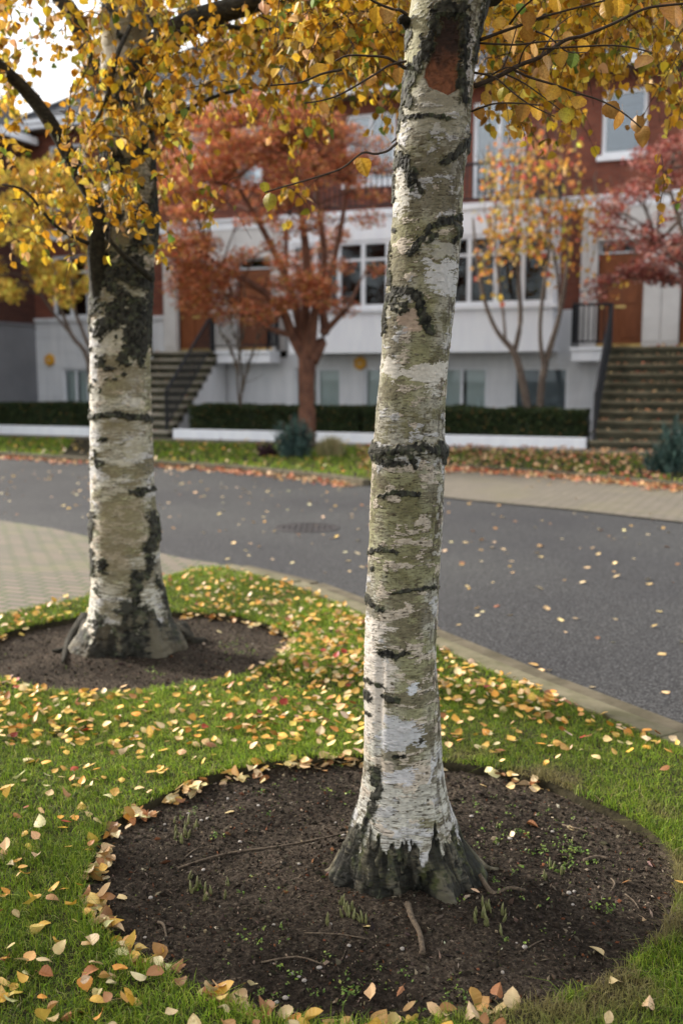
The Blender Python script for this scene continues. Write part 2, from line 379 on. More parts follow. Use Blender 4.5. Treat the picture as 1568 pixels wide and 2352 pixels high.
# left paving and drive across the road
PAVL = [(-9, 15.2)]+[G(u, v, -.03) for u, v in ((0, 1195), (120, 1213), (250, 1243), (425, 1283), (505, 1294))]+[(p[0], p[1]) for p in LB[::-1]]+[(-5.2, 3.9), (-14, 2.5), (-20, 14)]
sheet('driveway', PAVL, -.030, M['paver'])
VERL = [(-30, 31), (-14, 23.4), (-9.5, 20.9)]+[G(u, v) for u, v in ((0, 1042), (200, 1055), (350, 1062), (550, 1074), (784, 1097), (850, 1108))]
VERR = [G(u, v) for u, v in ((905, 1085), (1024, 1069), (1300, 1088), (1568, 1113), (1900, 1150), (2400, 1210))]
VER = VERL+VERR
sheet('paved_crossing', [G(870, 1112, -.03), G(905, 1086, -.03)]+[G(u, v-2, -.03) for u, v in ((1024, 1069), (1300, 1088), (1568, 1113), (1900, 1150), (2400, 1210))]+[G(u, v, -.03) for u, v in ((2600, 1400), (1900, 1240), (1568, 1198), (1300, 1168), (1064, 1146), (950, 1132))], -.034, M['paver2'])
sheet('verge', VER+[(30, 60), (-60, 60)], .012, M['lawnsoil'])
# path strip in front of the low walls
def fq(s, q): p = fpt(s, q); return (p.x, p.y)
sheet('path', [fq(-30, 4.2), fq(6, 4.2), fq(6, 2.0), fq(-30, 2.0)], .018, M['paver2'])
def strip(mb, line, w0, w1, z0, z1, seg=1.0, gap=.008, jit=.004):
    """kerb stones along a polyline, offset to the left by w0..w1, each stone a block"""
    P = [Vector((p[0], p[1], 0)) for p in line]
    # resample
    d = [0]
    for a, b in zip(P[:-1], P[1:]): d.append(d[-1]+(b-a).length)
    def pt(t):
        for i in range(len(P)-1):
            if t <= d[i+1] or i == len(P)-2: return P[i].lerp(P[i+1], (t-d[i])/max(1e-6, d[i+1]-d[i]))
    t = 0
    while t < d[-1]-.05:
        e = min(t+seg-gap, d[-1]); a, b = pt(t), pt(e); dr = (b-a).normalized()
        n1 = Vector((-dr.y, dr.x, 0))
        j = random.uniform(-jit, jit)
        q = [a+n1*w0, b+n1*w0, b+n1*w1, a+n1*w1]
        mb.hexa([(p.x, p.y, z0) for p in q]+[(p.x, p.y, z1+j) for p in q]); t += seg
kin = LKi+LK_end
kb = MB(); strip(kb, kin, .004, .13, -.12, .006, .9); o = kb.build('kerb', M['kerb'], bevel=.006); tag(o, kind='structure')
kb = MB(); strip(kb, kin, .134, .30, -.12, -.030, .9); o = kb.build('kerb_channel', M['channel'], bevel=.005); tag(o, kind='structure')
kb = MB(); strip(kb, VERL[1:], -.13, .0, -.12, .045, .9); strip(kb, VERR, -.13, .0, -.12, .035, .9)
o = kb.build('far_kerb', M['channel'], bevel=.008); tag(o, kind='structure')
# ------------------------------------------------------------------ lawn with two round beds
BEDS = [(.108, 2.98, .922, .835), (-1.15, 5.45, .87, .84)]
def bedr(x, y, b):
    a = np.arctan2(y-b[1], x-b[0])
    wob = 1+.010*np.sin(3*a+b[0]*5)+.008*np.sin(7*a+1)+.022*(vnoise(np.stack([np.cos(a)*6, np.sin(a)*6, np.full(len(a), b[0])], 1), 5)-.5)*2
    return np.hypot((x-b[0])/b[2], (y-b[1])/b[3])/wob
gx, gy = np.meshgrid(np.arange(-5.2, 4.2, .022), np.arange(-1.5, 7.95, .022))
X, Y = gx.ravel(), gy.ravel()
r1, r2 = bedr(X, Y, BEDS[0]), bedr(X, Y, BEDS[1]); rb = np.minimum(r1, r2)
Zl = .010*(fbm(np.stack([X*3, Y*3, X*0], 1), 3, 3)-.5)
ok = inpoly(X, Y, LAWN) & (rb > 1.015)
okg = ok.reshape(gx.shape); idx = np.arange(len(X)).reshape(gx.shape)
q = okg[:-1, :-1] & okg[1:, :-1] & okg[1:, 1:] & okg[:-1, 1:]
Q = np.stack([idx[:-1, :-1][q], idx[:-1, 1:][q], idx[1:, 1:][q], idx[1:, :-1][q]], 1)
u_, inv = np.unique(Q, return_inverse=True)
LV = np.stack([X, Y, Zl], 1)[u_]; LQ = inv.reshape(Q.shape)
for b_ in BEDS:
    aa = np.linspace(0, 2*np.pi, 420, endpoint=False); ex = b_[0]+np.cos(aa)*b_[2]; ey = b_[1]+np.sin(aa)*b_[3]; kk_ = 1/bedr(ex, ey, b_)
    rings = [np.stack([b_[0]+(ex-b_[0])*kk_*f_, b_[1]+(ey-b_[1])*kk_*f_, np.full(420, z_)], 1) for f_, z_ in ((1.045, -.001), (1.005, -.006), (.992, -.03), (.985, -.07))]
    o_ = len(LV); LV = np.vstack([LV]+rings); ii = np.arange(420); jj = (ii+1) % 420
    LQ = np.vstack([LQ]+[np.stack([o_+k*420+ii, o_+k*420+jj, o_+(k+1)*420+jj, o_+(k+1)*420+ii], 1)[:, ::-1] for k in range(3)])
o = mesh_np('lawn', LV, LQ, M['lawnsoil'], smooth=True); tag(o, kind='structure')
def bed_z(x, y, b, tr):
    d = np.hypot(x-tr[0], y-tr[1])
    z = -.035+.045*np.exp(-(d/.36)**2)
    p = np.stack([x, y, x*0], 1)
    return z+.020*(fbm(p*6, 3, 21)-.5)+.014*(fbm(p*60, 4, 9, .7)-.5)
TR1 = (.195, 2.87); TR2 = (-1.185, 5.45)
for b, tr, st in ((BEDS[0], TR1, .0045), (BEDS[1], TR2, .014)):
    hx, hy = np.meshgrid(np.arange(b[0]-1, b[0]+1, st), np.arange(b[1]-1, b[1]+1, st)); x, y = hx.ravel(), hy.ravel()
    rr = bedr(x, y, b); z = bed_z(x, y, b, tr); okk = (rr < 1.03).reshape(hx.shape)
    idx = np.arange(len(x)).reshape(hx.shape); q = okk[:-1, :-1] & okk[1:, :-1] & okk[1:, 1:] & okk[:-1, 1:]
    Q = np.stack([idx[:-1, :-1][q], idx[:-1, 1:][q], idx[1:, 1:][q], idx[1:, :-1][q]], 1); u_, inv = np.unique(Q, return_inverse=True)
    o = mesh_np('soil_bed', np.stack([x, y, z], 1)[u_], inv.reshape(Q.shape), M['soil'], smooth=True); tag(o, kind='structure')
# soil crumbs, chips and grit (nobody could count them)
cr_n = 70000
x = rng.uniform(-2.1, 1.2, cr_n*2); y = rng.uniform(2.05, 6.4, cr_n*2)
keep = (bedr(x, y, BEDS[0]) < .99) | ((bedr(x, y, BEDS[1]) < .99) & (rng.uniform(0, 1, len(x)) < .45))
x, y = x[keep], y[keep]
z1_ = np.where(y < 4.2, bed_z(x, y, BEDS[0], TR1), bed_z(x, y, BEDS[1], TR2))
oct_v = np.array([(1, 0, 0), (-.8, .2, 0), (0, .9, .1), (.1, -.9, 0), (0, .1, .6), (0, 0, -.5)]); oct_f = np.array([(0, 2, 4), (2, 1, 4), (1, 3, 4), (3, 0, 4), (2, 0, 5), (1, 2, 5), (3, 1, 5), (0, 3, 5)])
n = len(x); rm = rotmats(n, 'rand'); sz = rng.lognormal(math.log(.0026), .55, n); sz = np.clip(sz, .0015, .011)
asp = np.stack([rng.uniform(.6, 2.2, n), rng.uniform(.5, 1.2, n), rng.uniform(.4, 1, n)], 1)
V = np.einsum('nij,nkj->nki', rm, oct_v[None]*asp[:, None, :])*sz[:, None, None]+np.stack([x, y, z1_+sz*.3], 1)[:, None, :]
cc = pick([(9, (.020, .016, .012)), (5, (.048, .038, .029)), (3, (.13, .105, .075)), (.25, (.30, .26, .20)), (.8, (.11, .045, .022)), (.35, (.06, .08, .02))], n, .3)
o = mesh_np('soil_crumbs', V.reshape(-1, 3), (oct_f[None]+(np.arange(n)*6)[:, None, None]).reshape(-1, 3), M['crumb'], None, np.repeat(cc, 6, 0))
tag(o, 'dark crumbs of soil, grit and bark chips in the tree beds', 'soil crumbs', kind='stuff')
# ------------------------------------------------------------------ grass blades
def blades(name, x, y, z, h, w, cols, lean=.5):
    n = len(x); a = rng.uniform(0, 2*np.pi, n); l = np.abs(rng.normal(0, lean, n))*h; b = rng.uniform(0, 2*np.pi, n)
    dx, dy = np.cos(a)*w/2, np.sin(a)*w/2; lx, ly = np.cos(b)*l, np.sin(b)*l
    V = np.zeros((n, 5, 3)); base = np.stack([x, y, z], 1)
    V[:, 0] = base-np.stack([dx, dy, x*0], 1); V[:, 1] = base+np.stack([dx, dy, x*0], 1)
    m = base+np.stack([lx*.35, ly*.35, h*.55], 1); V[:, 2] = m+np.stack([dx, dy, x*0], 1)*.8; V[:, 3] = m-np.stack([dx, dy, x*0], 1)*.8
    V[:, 4] = base+np.stack([lx, ly, h*.95-l*.25], 1)
    k = np.arange(n)*5
    f4 = np.stack([k, k+1, k+2, k+3], 1); f3 = np.stack([k+3, k+2, k+4], 1)
    c = np.repeat(cols[:, None, :], 5, 1)
    return mesh_np(name, V.reshape(-1, 3), [f4, f3], M['grass'], None, c.reshape(-1, 3))
GR = [(6, (.160, .25, .018)), (4, (.235, .33, .028)), (3, (.075, .14, .016)), (1.6, (.32, .36, .07)), (.6, (.34, .31, .14))]
xs, ys = [], []
for (x0, x1, y0, y1, dens) in ((-1.9, 1.9, 1.5, 3.2, 36000), (-2.3, 2.0, 3.2, 4.6, 24000), (-3.4, 1.8, 4.6, 6.2, 11000), (-3.4, .6, 6.2, 7.9, 9000), (-5, -1.9, 1.2, 4.6, 2500), (1.9, 3.2, 0.6, 3.6, 2500)):
    n = int((x1-x0)*(y1-y0)*dens); xs.append(rng.uniform(x0, x1, n)); ys.append(rng.uniform(y0, y1, n))
x = np.concatenate(xs); y = np.concatenate(ys)
rb = np.minimum(bedr(x, y, BEDS[0]), bedr(x, y, BEDS[1]))
edge = np.array(kin)
dk = pldist(x, y, kin)
keep = inpoly(x, y, LAWN) & (rb > .985) & (dk > .012)
p3 = np.stack([x*2.2, y*2.2, x*0], 1); gn = fbm(p3, 3, 31)
keep &= rng.uniform(0, 1, len(x)) < sstep(.12, .45, gn)*.6+.45
x, y, rb, gn = x[keep], y[keep], rb[keep], gn[keep]
n = len(x)
h = rng.uniform(.010, .030, n)*(.75+1.1*fbm(np.stack([x*14, y*14, x*0], 1), 2, 88))*np.where(rb < 1.05, 1.15, 1); far = y > 4.6
w = np.where(far, .0042, .0021)*rng.uniform(.6, 1.4, n)
gc = pick(GR, n, .22)
# worn strawy grass along the right-hand and front rims of the near bed
r1 = bedr(x, y, BEDS[0]); dry = sstep(1.22, 1.02, r1)*sstep(-.2, .6, x-BEDS[0][0])*sstep(.42, .62, fbm(np.stack([x*7, y*7, x*0], 1), 3, 8))*1.0
dry = np.clip(dry, 0, .8)[:, None]; gc = gc*(1-dry)+np.array([.26, .20, .10])*dry
gc *= (.55+.9*fbm(np.stack([x*1.3, y*1.3, x*0], 1), 2, 77))[:, None]
o = blades('grass', x, y, np.full(n, -.004), h, w, gc, 1.05); tag(o, 'short green grass of the lawn round the two birches', 'grass', kind='stuff')
# far verge grass
n = 26000; x = rng.uniform(-14, 7.5, n*2); y = rng.uniform(12.5, 26, n*2)
W0 = [fq(-30, 4.25), fq(6, 4.25)]
sd = (x*FN.x+y*FN.y)-FC       # q coordinate
keep = inpoly(x, y, VER+[(30, 60), (-60, 60)]) & (sd > 4.25)
pv = inpoly(x, y, [(-6.6, 25), (-5.0, 25), (-3.4, 16.5), (-5.0, 17.4)])
keep &= ~pv; x, y = x[keep], y[keep]; sx = x*FU.x+y*FU.y
k2 = rng.uniform(0, 1, len(x)) < np.where(x > 1.2, .45, 1); x, y = x[k2], y[k2]; n = len(x)
o = blades('verge_grass', x, y, np.full(n, .01), rng.uniform(.04, .09, n), np.full(n, .02), pick(GR, n, .2), .6); tag(o, 'green grass strip between far kerb and the white garden walls', 'grass', kind='stuff')
# ------------------------------------------------------------------ birch trunks
def px_table(rows, y0):
    zs, cx, rr = [], [], []
    for v, l, r in rows:
        a, b = at(l, v, y0), at(r, v, y0); zs.append((a.z+b.z)/2); cx.append((a.x+b.x)/2); rr.append((b.x-a.x)/2*.985)
    i = np.argsort(zs); return np.array(zs)[i], np.array(cx)[i], np.array(rr)[i]
def smooth_interp(x, xp, fp, k=5):
    y = np.interp(x, xp, fp); 
    ker = np.ones(k)/k; yp = np.pad(y, k//2, mode='edge'); return np.convolve(yp, ker, 'valid')[:len(x)]
def trunk_mesh(name, parent, rows, y0, nth, zrows, lobes, flare, paint, ytop=0):
    tz, tc, tr = px_table(rows, y0)
    ztop = zrows[-1]
    if tz[-1] < ztop:
        s = (tc[-1]-tc[-2])/(tz[-1]-tz[-2]); s = max(-.12, min(.12, s)); dz = ztop-tz[-1]
        tz = np.append(tz, ztop); tc = np.append(tc, tc[-1]+s*dz); tr = np.append(tr, tr[-1]*max(.55, 1-.12*dz))
    z = zrows; cx = smooth_interp(z, tz, tc, 41); r = smooth_interp(z, tz, tr, 15)
    cy = y0+ytop*np.clip(z, 0, 9)*.1
    th = np.linspace(0, 2*np.pi, nth, endpoint=False)
    TH, Z = np.meshgrid(th, z); Rr = np.repeat(r[:, None], nth, 1)
    lob = np.zeros_like(TH)
    for a, w, k in lobes: lob += k*np.exp(-((np.angle(np.exp(1j*(TH-R(a)))))/w)**2)
    Rr = Rr*(1+lob*np.exp(-np.clip(Z, 0, 9)/flare))
    C, S = np.cos(TH), np.sin(TH)
    P = np.stack([C*.13, S*.13, Z], 2).reshape(-1, 3)          # noise space
    X0 = cx[:, None]+Rr*C; Y0 = cy[:, None]+Rr*S
    base = np.stack([X0, Y0, Z], 2).reshape(-1, 3)
    col, disp = paint(base, P, TH.ravel(), Z.ravel())
    lowf = (fbm(P*np.array([6, 6, 3.5]), 2, 55)-.5)*.016
    d = (disp+lowf).reshape(TH.shape)
    V = np.stack([X0+C*d, Y0+S*d, Z], 2).reshape(-1, 3)
    nr = len(z); i = np.arange(nr-1)[:, None]*nth; j = np.arange(nth)[None]; jn = (j+1) % nth
    Q = np.stack([i+j, i+jn, i+nth+jn, i+nth+j], 2).reshape(-1, 4)
    o = mesh_np(name, V, Q, M['bark'], parent, col, smooth=True); return o, (z, cx, cy, r)
WH = np.array([.58, .57, .53]); PINKW = np.array([.54, .47, .39]); BLUW = np.array([.50, .50, .51]); OLV = np.array([.155, .145, .070]); GRN = np.array([.26, .255, .12])
GBR = np.array([.155, .135, .09]); BLK = np.array([.018, .018, .014]); DBR = np.array([.055, .042, .028]); MOSS = np.array([.075, .085, .022])
def mixc(c, t, k): k = np.clip(k, 0, 1)[:, None]; return c*(1-k)+np.asarray(t)*k
def common(P, u, v, front, clean_lit, seed):
    """pale bark with algae film, peeled patches, fine horizontal streaks and lenticels; clean 0..1 = less algae, or a sunlit side put into the colour"""
    q = P*np.array([1, 1, 1.]); wq = (fbm(P*np.array([16, 16, 16]), 3, seed+40)-.5)*.05
    big = fbm(P*np.array([8, 8, 6]), 4, seed+1); st = fbm(P*np.array([34, 34, 210]), 4, seed+2, .68); st2 = vnoise(P*np.array([90, 90, 520]), seed+3)
    med = fbm(P*np.array([26, 26, 38]), 5, seed+4, .6); fine = fbm(P*np.array([95, 95, 130]), 3, seed+5)
    c = np.repeat(np.array([[.34, .325, .255]]), len(P), 0)*(1-clean_lit[:, None])+np.array([.55, .54, .49])*clean_lit[:, None]
    c = mixc(c, GRN, sstep(.40, .62, big-clean_lit*.15)*.8)
    mid = fbm(P*np.array([12, 12, 20]), 5, seed+6)+(st-.5)*.42+(fine-.5)*.25+(med-.5)*.3-clean_lit*.16
    c = mixc(c, OLV, sstep(.44, .60, mid)*.85)
    c = mixc(c, GBR, sstep(.50, .56, fbm(P*np.array([9, 9, 17]), 4, seed+9)+(st-.5)*.5+(med-.5)*.2-clean_lit*.05)*.7)
    c = mixc(c, DBR*1.3, sstep(.50, .66, st)*.55*sstep(.38, .58, fine))
    peel = fbm(P*np.array([17, 17, 36]), 4, seed+12)+(med-.5)*.35+(st-.5)*.45+(clean_lit-.5)*.14
    pk = sstep(.60, .615, peel); ed = sstep(.575, .60, peel)*(1-pk)
    c = mixc(c, DBR*1.4, ed*.35); c = mixc(c, np.where((big > .5)[:, None], PINKW, BLUW), pk*.85)
    len_ = vnoise(P*np.array([80, 80, 470]), seed+20); l2 = vnoise(P*np.array([42, 42, 330]), seed+21)
    lk = np.clip(sstep(.78, .84, len_+.045*clean_lit)*sstep(.30, .55, med+.12*clean_lit)+sstep(.84, .88, l2), 0, 1)
    c = mixc(c, DBR, lk*.85)
    sp = vnoise(P*np.array([120, 120, 150]), seed+30); c = mixc(c, DBR, sstep(.74, .82, sp)*(1-clean_lit)*.6)
    c *= (.45+1.0*fine)[:, None]*(.86+.28*st2)[:, None]
    disp = (st-.5)*.002+(med-.5)*.003-lk*.0008+pk*.0012+(fine-.5)*.001
    return c, disp, dict(big=big, st=st, med=med, st2=st2, fine=fine)
def rough_black(c, disp, k, P, n, amp=.007):
    crack = fbm(P*np.array([85, 85, 60]), 3, 71); lich = fbm(P*np.array([45, 45, 50]), 3, 72)
    k = k+((crack-.5)*.55+(n['st']-.5)*.5+(n['fine']-.5)*.3)*(k > .04)
    c = mixc(c, OLV*.55, sstep(.08, .40, k)*.55)
    kk = sstep(.37, .47, k)
    b = BLK*(.25+2.0*sstep(.3, .7, crack))[:, None]+np.array([.035, .042, .020])*(sstep(.55, .70, lich)*n['fine']*1.6)[:, None]
    c = c*(1-kk[:, None])+b*kk[:, None]
    return c, disp+kk*(amp*.45+amp*1.3*(crack-.35))
def stroke(u, v, front, n, lines, jit):
    """dark bark masks from polylines (pixel width w)"""
    k = np.zeros(len(u))
    for w, pts in lines:
        d = pldist(u, v, pts); w = w*1.2; k = np.maximum(k, np.clip(1.0-(d+jit*w*1.1)/(2*w), 0, 1))
    return k*front
def paint_main(base, P, TH, Z):
    u, v, _ = proj(base); front = (np.sin(TH) < .25).astype(float)
    low = sstep(.75, .25, Z)                              # cleaner bark near the foot
    side = sstep(-2.7, -1.0, TH-2*np.pi*(TH > np.pi)) # 0 at left edge, 1 at right
    clean_lit = np.clip(.22+.62*low+.35*(1-side)*sstep(1.5, .7, Z)-.12*sstep(1.2, 1.9, Z)-.25*side*low, 0, 1)  # cleaner foot; left side also paled in colour for sunlight
    c, disp, n = common(P, u, v, front, clean_lit, 100)
    jit = (fbm(P*np.array([70, 70, 75]), 4, 41, .65)-.5)*3.4
    # vertical cracks along the right-hand side
    ck = fbm(P*np.array([70, 70, 26]), 3, 43); sd = sstep(-1.15, -.55, np.angle(np.exp(1j*TH)))*(np.abs(np.angle(np.exp(1j*TH))) < 1.25)
    c = mixc(c, DBR, sstep(.50, .62, ck)*sd*.8); c = mixc(c, WH, sstep(.60, .66, n['med'])*sd*.6); disp += -sstep(.5, .62, ck)*sd*.002
    # polygons of white bark; two strips on the left hold painted sunlight
    def patch(poly, col, amt=.9, j=9):
        nonlocal c
        uu = u+(n['med']-.5)*j*6+(n['st']-.5)*j*11; vv = v+(n['med']-.5)*j*6
        k = inpoly(uu, vv, poly)*front*amt; c = mixc(c, np.asarray(col)[None]*(.72+.5*n['fine'])[:, None], k*sstep(.25, .40, n['st']+.12))
    patch([(978, 600), (1052, 595), (1050, 690), (1020, 672), (987, 656)], (.56, .56, .56), .95)
    patch([(985, 535), (1050, 555), (1052, 590), (980, 585)], (.50, .49, .44), .6)
    patch([(921, 706), (960, 706), (964, 752), (930, 765), (918, 740)], (.50, .38, .30), .85, 5)
    patch([(902, 402), (930, 402), (940, 452), (925, 480), (898, 500)], (.62, .60, .55), .75)  # highlight on the left edge, painted as a pale tone
    patch([(866, 818), (905, 822), (925, 845), (980, 838), (1034, 832), (1034, 868), (985, 884), (930, 866), (890, 866), (866, 850)], (.63, .60, .54), .95)
    patch([(985, 868), (1000, 868), (1003, 905), (990, 912)], (.62, .6, .54), .9)
    patch([(832, 1425), (868, 1425), (905, 1445), (868, 1450), (872, 1500), (905, 1530), (880, 1660), (832, 1700)], (.66, .60, .54), .8)  # white bark of the left third, its sunlit brightness painted in too
    patch([(934, 1578), (965, 1566), (962, 1588), (940, 1602)], (.58, .60, .64), 1, 4)
    patch([(880, 1640), (960, 1668), (962, 1710), (945, 1722), (905, 1735), (872, 1722)], (.57, .58, .62), .8)
    patch([(868, 1772), (950, 1765), (965, 1780), (930, 1800), (870, 1795)], (.58, .58, .61), .85)
    patch([(1068, 70), (1086, 62), (1078, 205), (1066, 215)], (.50, .47, .46), .95, 4)
    patch([(940, 0), (990, 0), (962, 125), (932, 180), (934, 90)], (.40, .39, .24), .5, 4)
    patch([(925, 215), (1050, 205), (1050, 300), (920, 290)], (.40, .38, .30), .45)
    # re-apply lenticels over patches
    len_ = vnoise(P*np.array([60, 60, 400]), 139); c = mixc(c, DBR, sstep(.80, .88, len_)*front*.7*sstep(1.6, 1.2, Z))
    # the exposed red-brown wound under the fork
    wound = inpoly(u+jit*3, v, [(1003, 30), (1062, 30), (1062, 120), (1052, 205), (1030, 218), (985, 200), (972, 175), (990, 110)])*front
    wc = lerp(np.array([[.030, .016, .012]]), np.array([[.19, .072, .034]]), sstep(85, 185, v+(n['med']-.5)*120)[:, None])*(.35+1.1*n['fine'])[:, None]
    c = c*(1-wound[:, None])+wc*wound[:, None]; disp -= wound*.006
    L = [(9, [(1002, 22), (993, 70), (978, 115), (955, 150), (941, 180), (930, 215), (940, 232)]), (7, [(982, 100), (962, 150), (946, 178)]),
         (7, [(1066, 28), (1069, 80), (1066, 130), (1060, 170), (1066, 232)]), (11, [(1008, 18), (1030, 10), (1060, 18)]), (5, [(1018, 30), (1045, 36)]),
         (7, [(1121, -10), (1116, 27), (1108, 64), (1098, 110), (1093, 135)]), (6, [(921, 40), (932, 60), (937, 82), (931, 112)]),
         (4, [(927, 190), (918, 250), (912, 300)]), (3.5, [(925, 270), (985, 262), (1030, 272)]), (6, [(1079, 318), (1052, 350), (1020, 371)]), (5, [(1075, 320), (1078, 350)]),
         (9, [(905, 372), (918, 364), (930, 378), (944, 395)]), (5, [(934, 400), (944, 432)]), (4.5, [(950, 402), (957, 422), (968, 442)]),
         (3, [(899, 402), (898, 462)]), (4, [(903, 530)]), (6, [(1052, 500), (1020, 505), (990, 524), (968, 552), (945, 580)]), (5, [(1020, 505), (1042, 512), (1052, 540), (1040, 552)]), (4.5, [(1000, 540), (975, 560)]),
         (5, [(886, 560), (888, 620), (891, 650)]), (8, [(884, 690), (905, 672), (934, 666), (958, 684), (972, 716), (986, 758)]), (4, [(958, 700), (968, 745), (985, 762)]),
         (3.2, [(912, 684), (906, 705), (920, 718), (936, 712), (938, 694)]), (6, [(880, 705), (875, 760)]), (4, [(925, 700)]),
         (9, [(850, 1028), (885, 1040), (930, 1034), (975, 1028), (1022, 1036)]), (6, [(858, 1048), (885, 1066), (930, 1062)]), (5, [(1010, 1020), (1020, 1058)]), (5, [(938, 1040), (952, 1072)]),
         (4, [(845, 1266), (880, 1262), (908, 1270)]), (3, [(851, 1305)]), (3, [(886, 1325)]), (3.5, [(905, 1362), (945, 1356), (1000, 1348)]),
         (5, [(838, 1370), (850, 1384), (876, 1404)]), (7, [(880, 1500), (906, 1502)]), (3.5, [(906, 1504), (935, 1500)]), (3.2, [(838, 1560), (860, 1570), (886, 1581)]), (5, [(840, 1592), (850, 1605)]),
         (3.5, [(876, 1596), (892, 1606)]), (6, [(900, 1606), (916, 1608)]), (3, [(842, 1637), (850, 1642)]), (4, [(966, 1700)]), (3.5, [(905, 1738), (925, 1736)]),
         (7, [(860, 1768), (868, 1815), (856, 1850), (842, 1890), (820, 1935)]), (4, [(872, 1140), (910, 1130), (960, 1136)])]
    k = stroke(u, v, front, n, L, jit)
    # thick dark corky base with tongues reaching up
    a = np.angle(np.exp(1j*TH)); tong = fbm(np.stack([np.cos(a)*3.2, np.sin(a)*3.2, Z*0], 1), 4, 91)
    bh = .085+.13*tong+(fbm(P*np.array([45, 45, 16]), 4, 92, .65)-.5)*.24
    for cu, top, wd in ((870, 1895, 10), (1000, 1868, 11), (1040, 1893, 12), (850, 1880, 8), (935, 1935, 12)):
        bh = np.where(front > 0, np.maximum(bh, (EYE-1.5+(2030-top)*.00128)*np.exp(-((u-cu)/wd)**2)+.0), bh)
    for cu, wd in ((890, 9), (968, 14), (1018, 7)): bh -= front*.055*np.exp(-((u-cu)/wd)**2)
    kb = sstep(.02, -.015, Z-bh); k = np.maximum(k, kb)
    c, disp = rough_black(c*np.where(Z > .9, .88, .97)[:, None], disp, k, P, n, .0055)
    ms = kb*sstep(.46, .6, fbm(P*np.array([14, 14, 12]), 4, 95)+.13*np.cos(a-R(-35))); c = mixc(c, MOSS*.8, ms*.6*sstep(.35, .6, n['fine']))
    c = mixc(c, np.array([.08, .07, .05]), kb*sstep(.52, .7, fbm(P*np.array([30, 30, 9]), 3, 96)+(n['fine']-.5)*.4)*.6)
    rg = fbm(P*np.array([34, 34, 7]), 4, 97); disp += kb*(rg-.5)*.042; fs = fbm(P*np.array([80, 80, 18]), 3, 98); c = mixc(c, np.array([.15, .135, .10]), kb*sstep(.55, .66, rg+(n['fine']-.5)*.4)*.55); c = mixc(c, BLK*.5, kb*sstep(.52, .42, fs)*.85); disp -= kb*sstep(.52, .42, fs)*.006; c = mixc(c, BLK*.5, kb*sstep(.46, .36, rg)*.8)
    # knots bulge
    for (ku, kv, s, h_) in ((925, 700, 24, .010), (1037, 530, 20, .010), (930, 1038, 1e3, 0)):
        if h_: disp += front*h_*np.exp(-((u-ku)**2+(v-kv)**2)/(s*s))
    disp += .006*np.exp(-((v-1036)/14)**2)
    # groove low on the left side
    disp -= front*.007*np.exp(-((u-(872-(v-1700)*.02))/9)**2)*sstep(1450, 1560, v)*sstep(1850, 1750, v)
    return c, disp
def rows_z(z0, z1, n, ztop, n2): return np.concatenate([np.linspace(z0, z1, n, endpoint=False), np.linspace(z1, ztop, n2)])
ROW1 = [(-40, 944, 1136), (0, 940, 1126), (30, 937, 1118), (55, 934, 1110), (100, 932, 1099), (140, 931, 1094), (200, 929, 1087), (300, 913, 1081), (340, 908, 1078), (400, 900, 1066), (500, 896, 1060), (530, 894, 1060), (588, 887, 1058), (650, 886, 1054),
        (690, 880, 1049), (724, 874, 1045), (760, 873, 1041), (824, 870, 1034), (924, 861, 1026), (1005, 856, 1024), (1036, 848, 1025), (1060, 850, 1023), (1162, 847, 1019), (1248, 844, 1015), (1373, 836, 1010), (1498, 834, 1006),
        (1648, 834, 1014), (1736, 834, 1019), (1772, 831, 1023), (1820, 824, 1032), (1847, 819, 1036), (1880, 810, 1048), (1915, 802, 1056), (1947, 792, 1074), (1975, 784, 1092), (2000, 776, 1106), (2060, 770, 1116)]
t1 = empty('birch_tree', (TR1[0], TR1[1], 0))
tag(t1, 'pale peeling birch in sharp focus standing in the near round soil bed', 'tree', 'birch trees on the lawn')
def rooted(o, root):      # keep world coordinates while parenting to a moved empty
    o.parent = root; o.matrix_parent_inverse = Matrix.Translation(root.location).inverted(); return o
tk1, info1 = trunk_mesh('trunk', None, ROW1, TR1[1], 420, rows_z(-.10, 2.70, 1500, 4.9, 120),
    [(-8, .28, .10), (188, .26, .10), (-90, .75, -.42), (-122, .22, .12), (-58, .22, .20), (60, .5, .1), (120, .4, .1)], .10, paint_main)
rooted(tk1, t1)
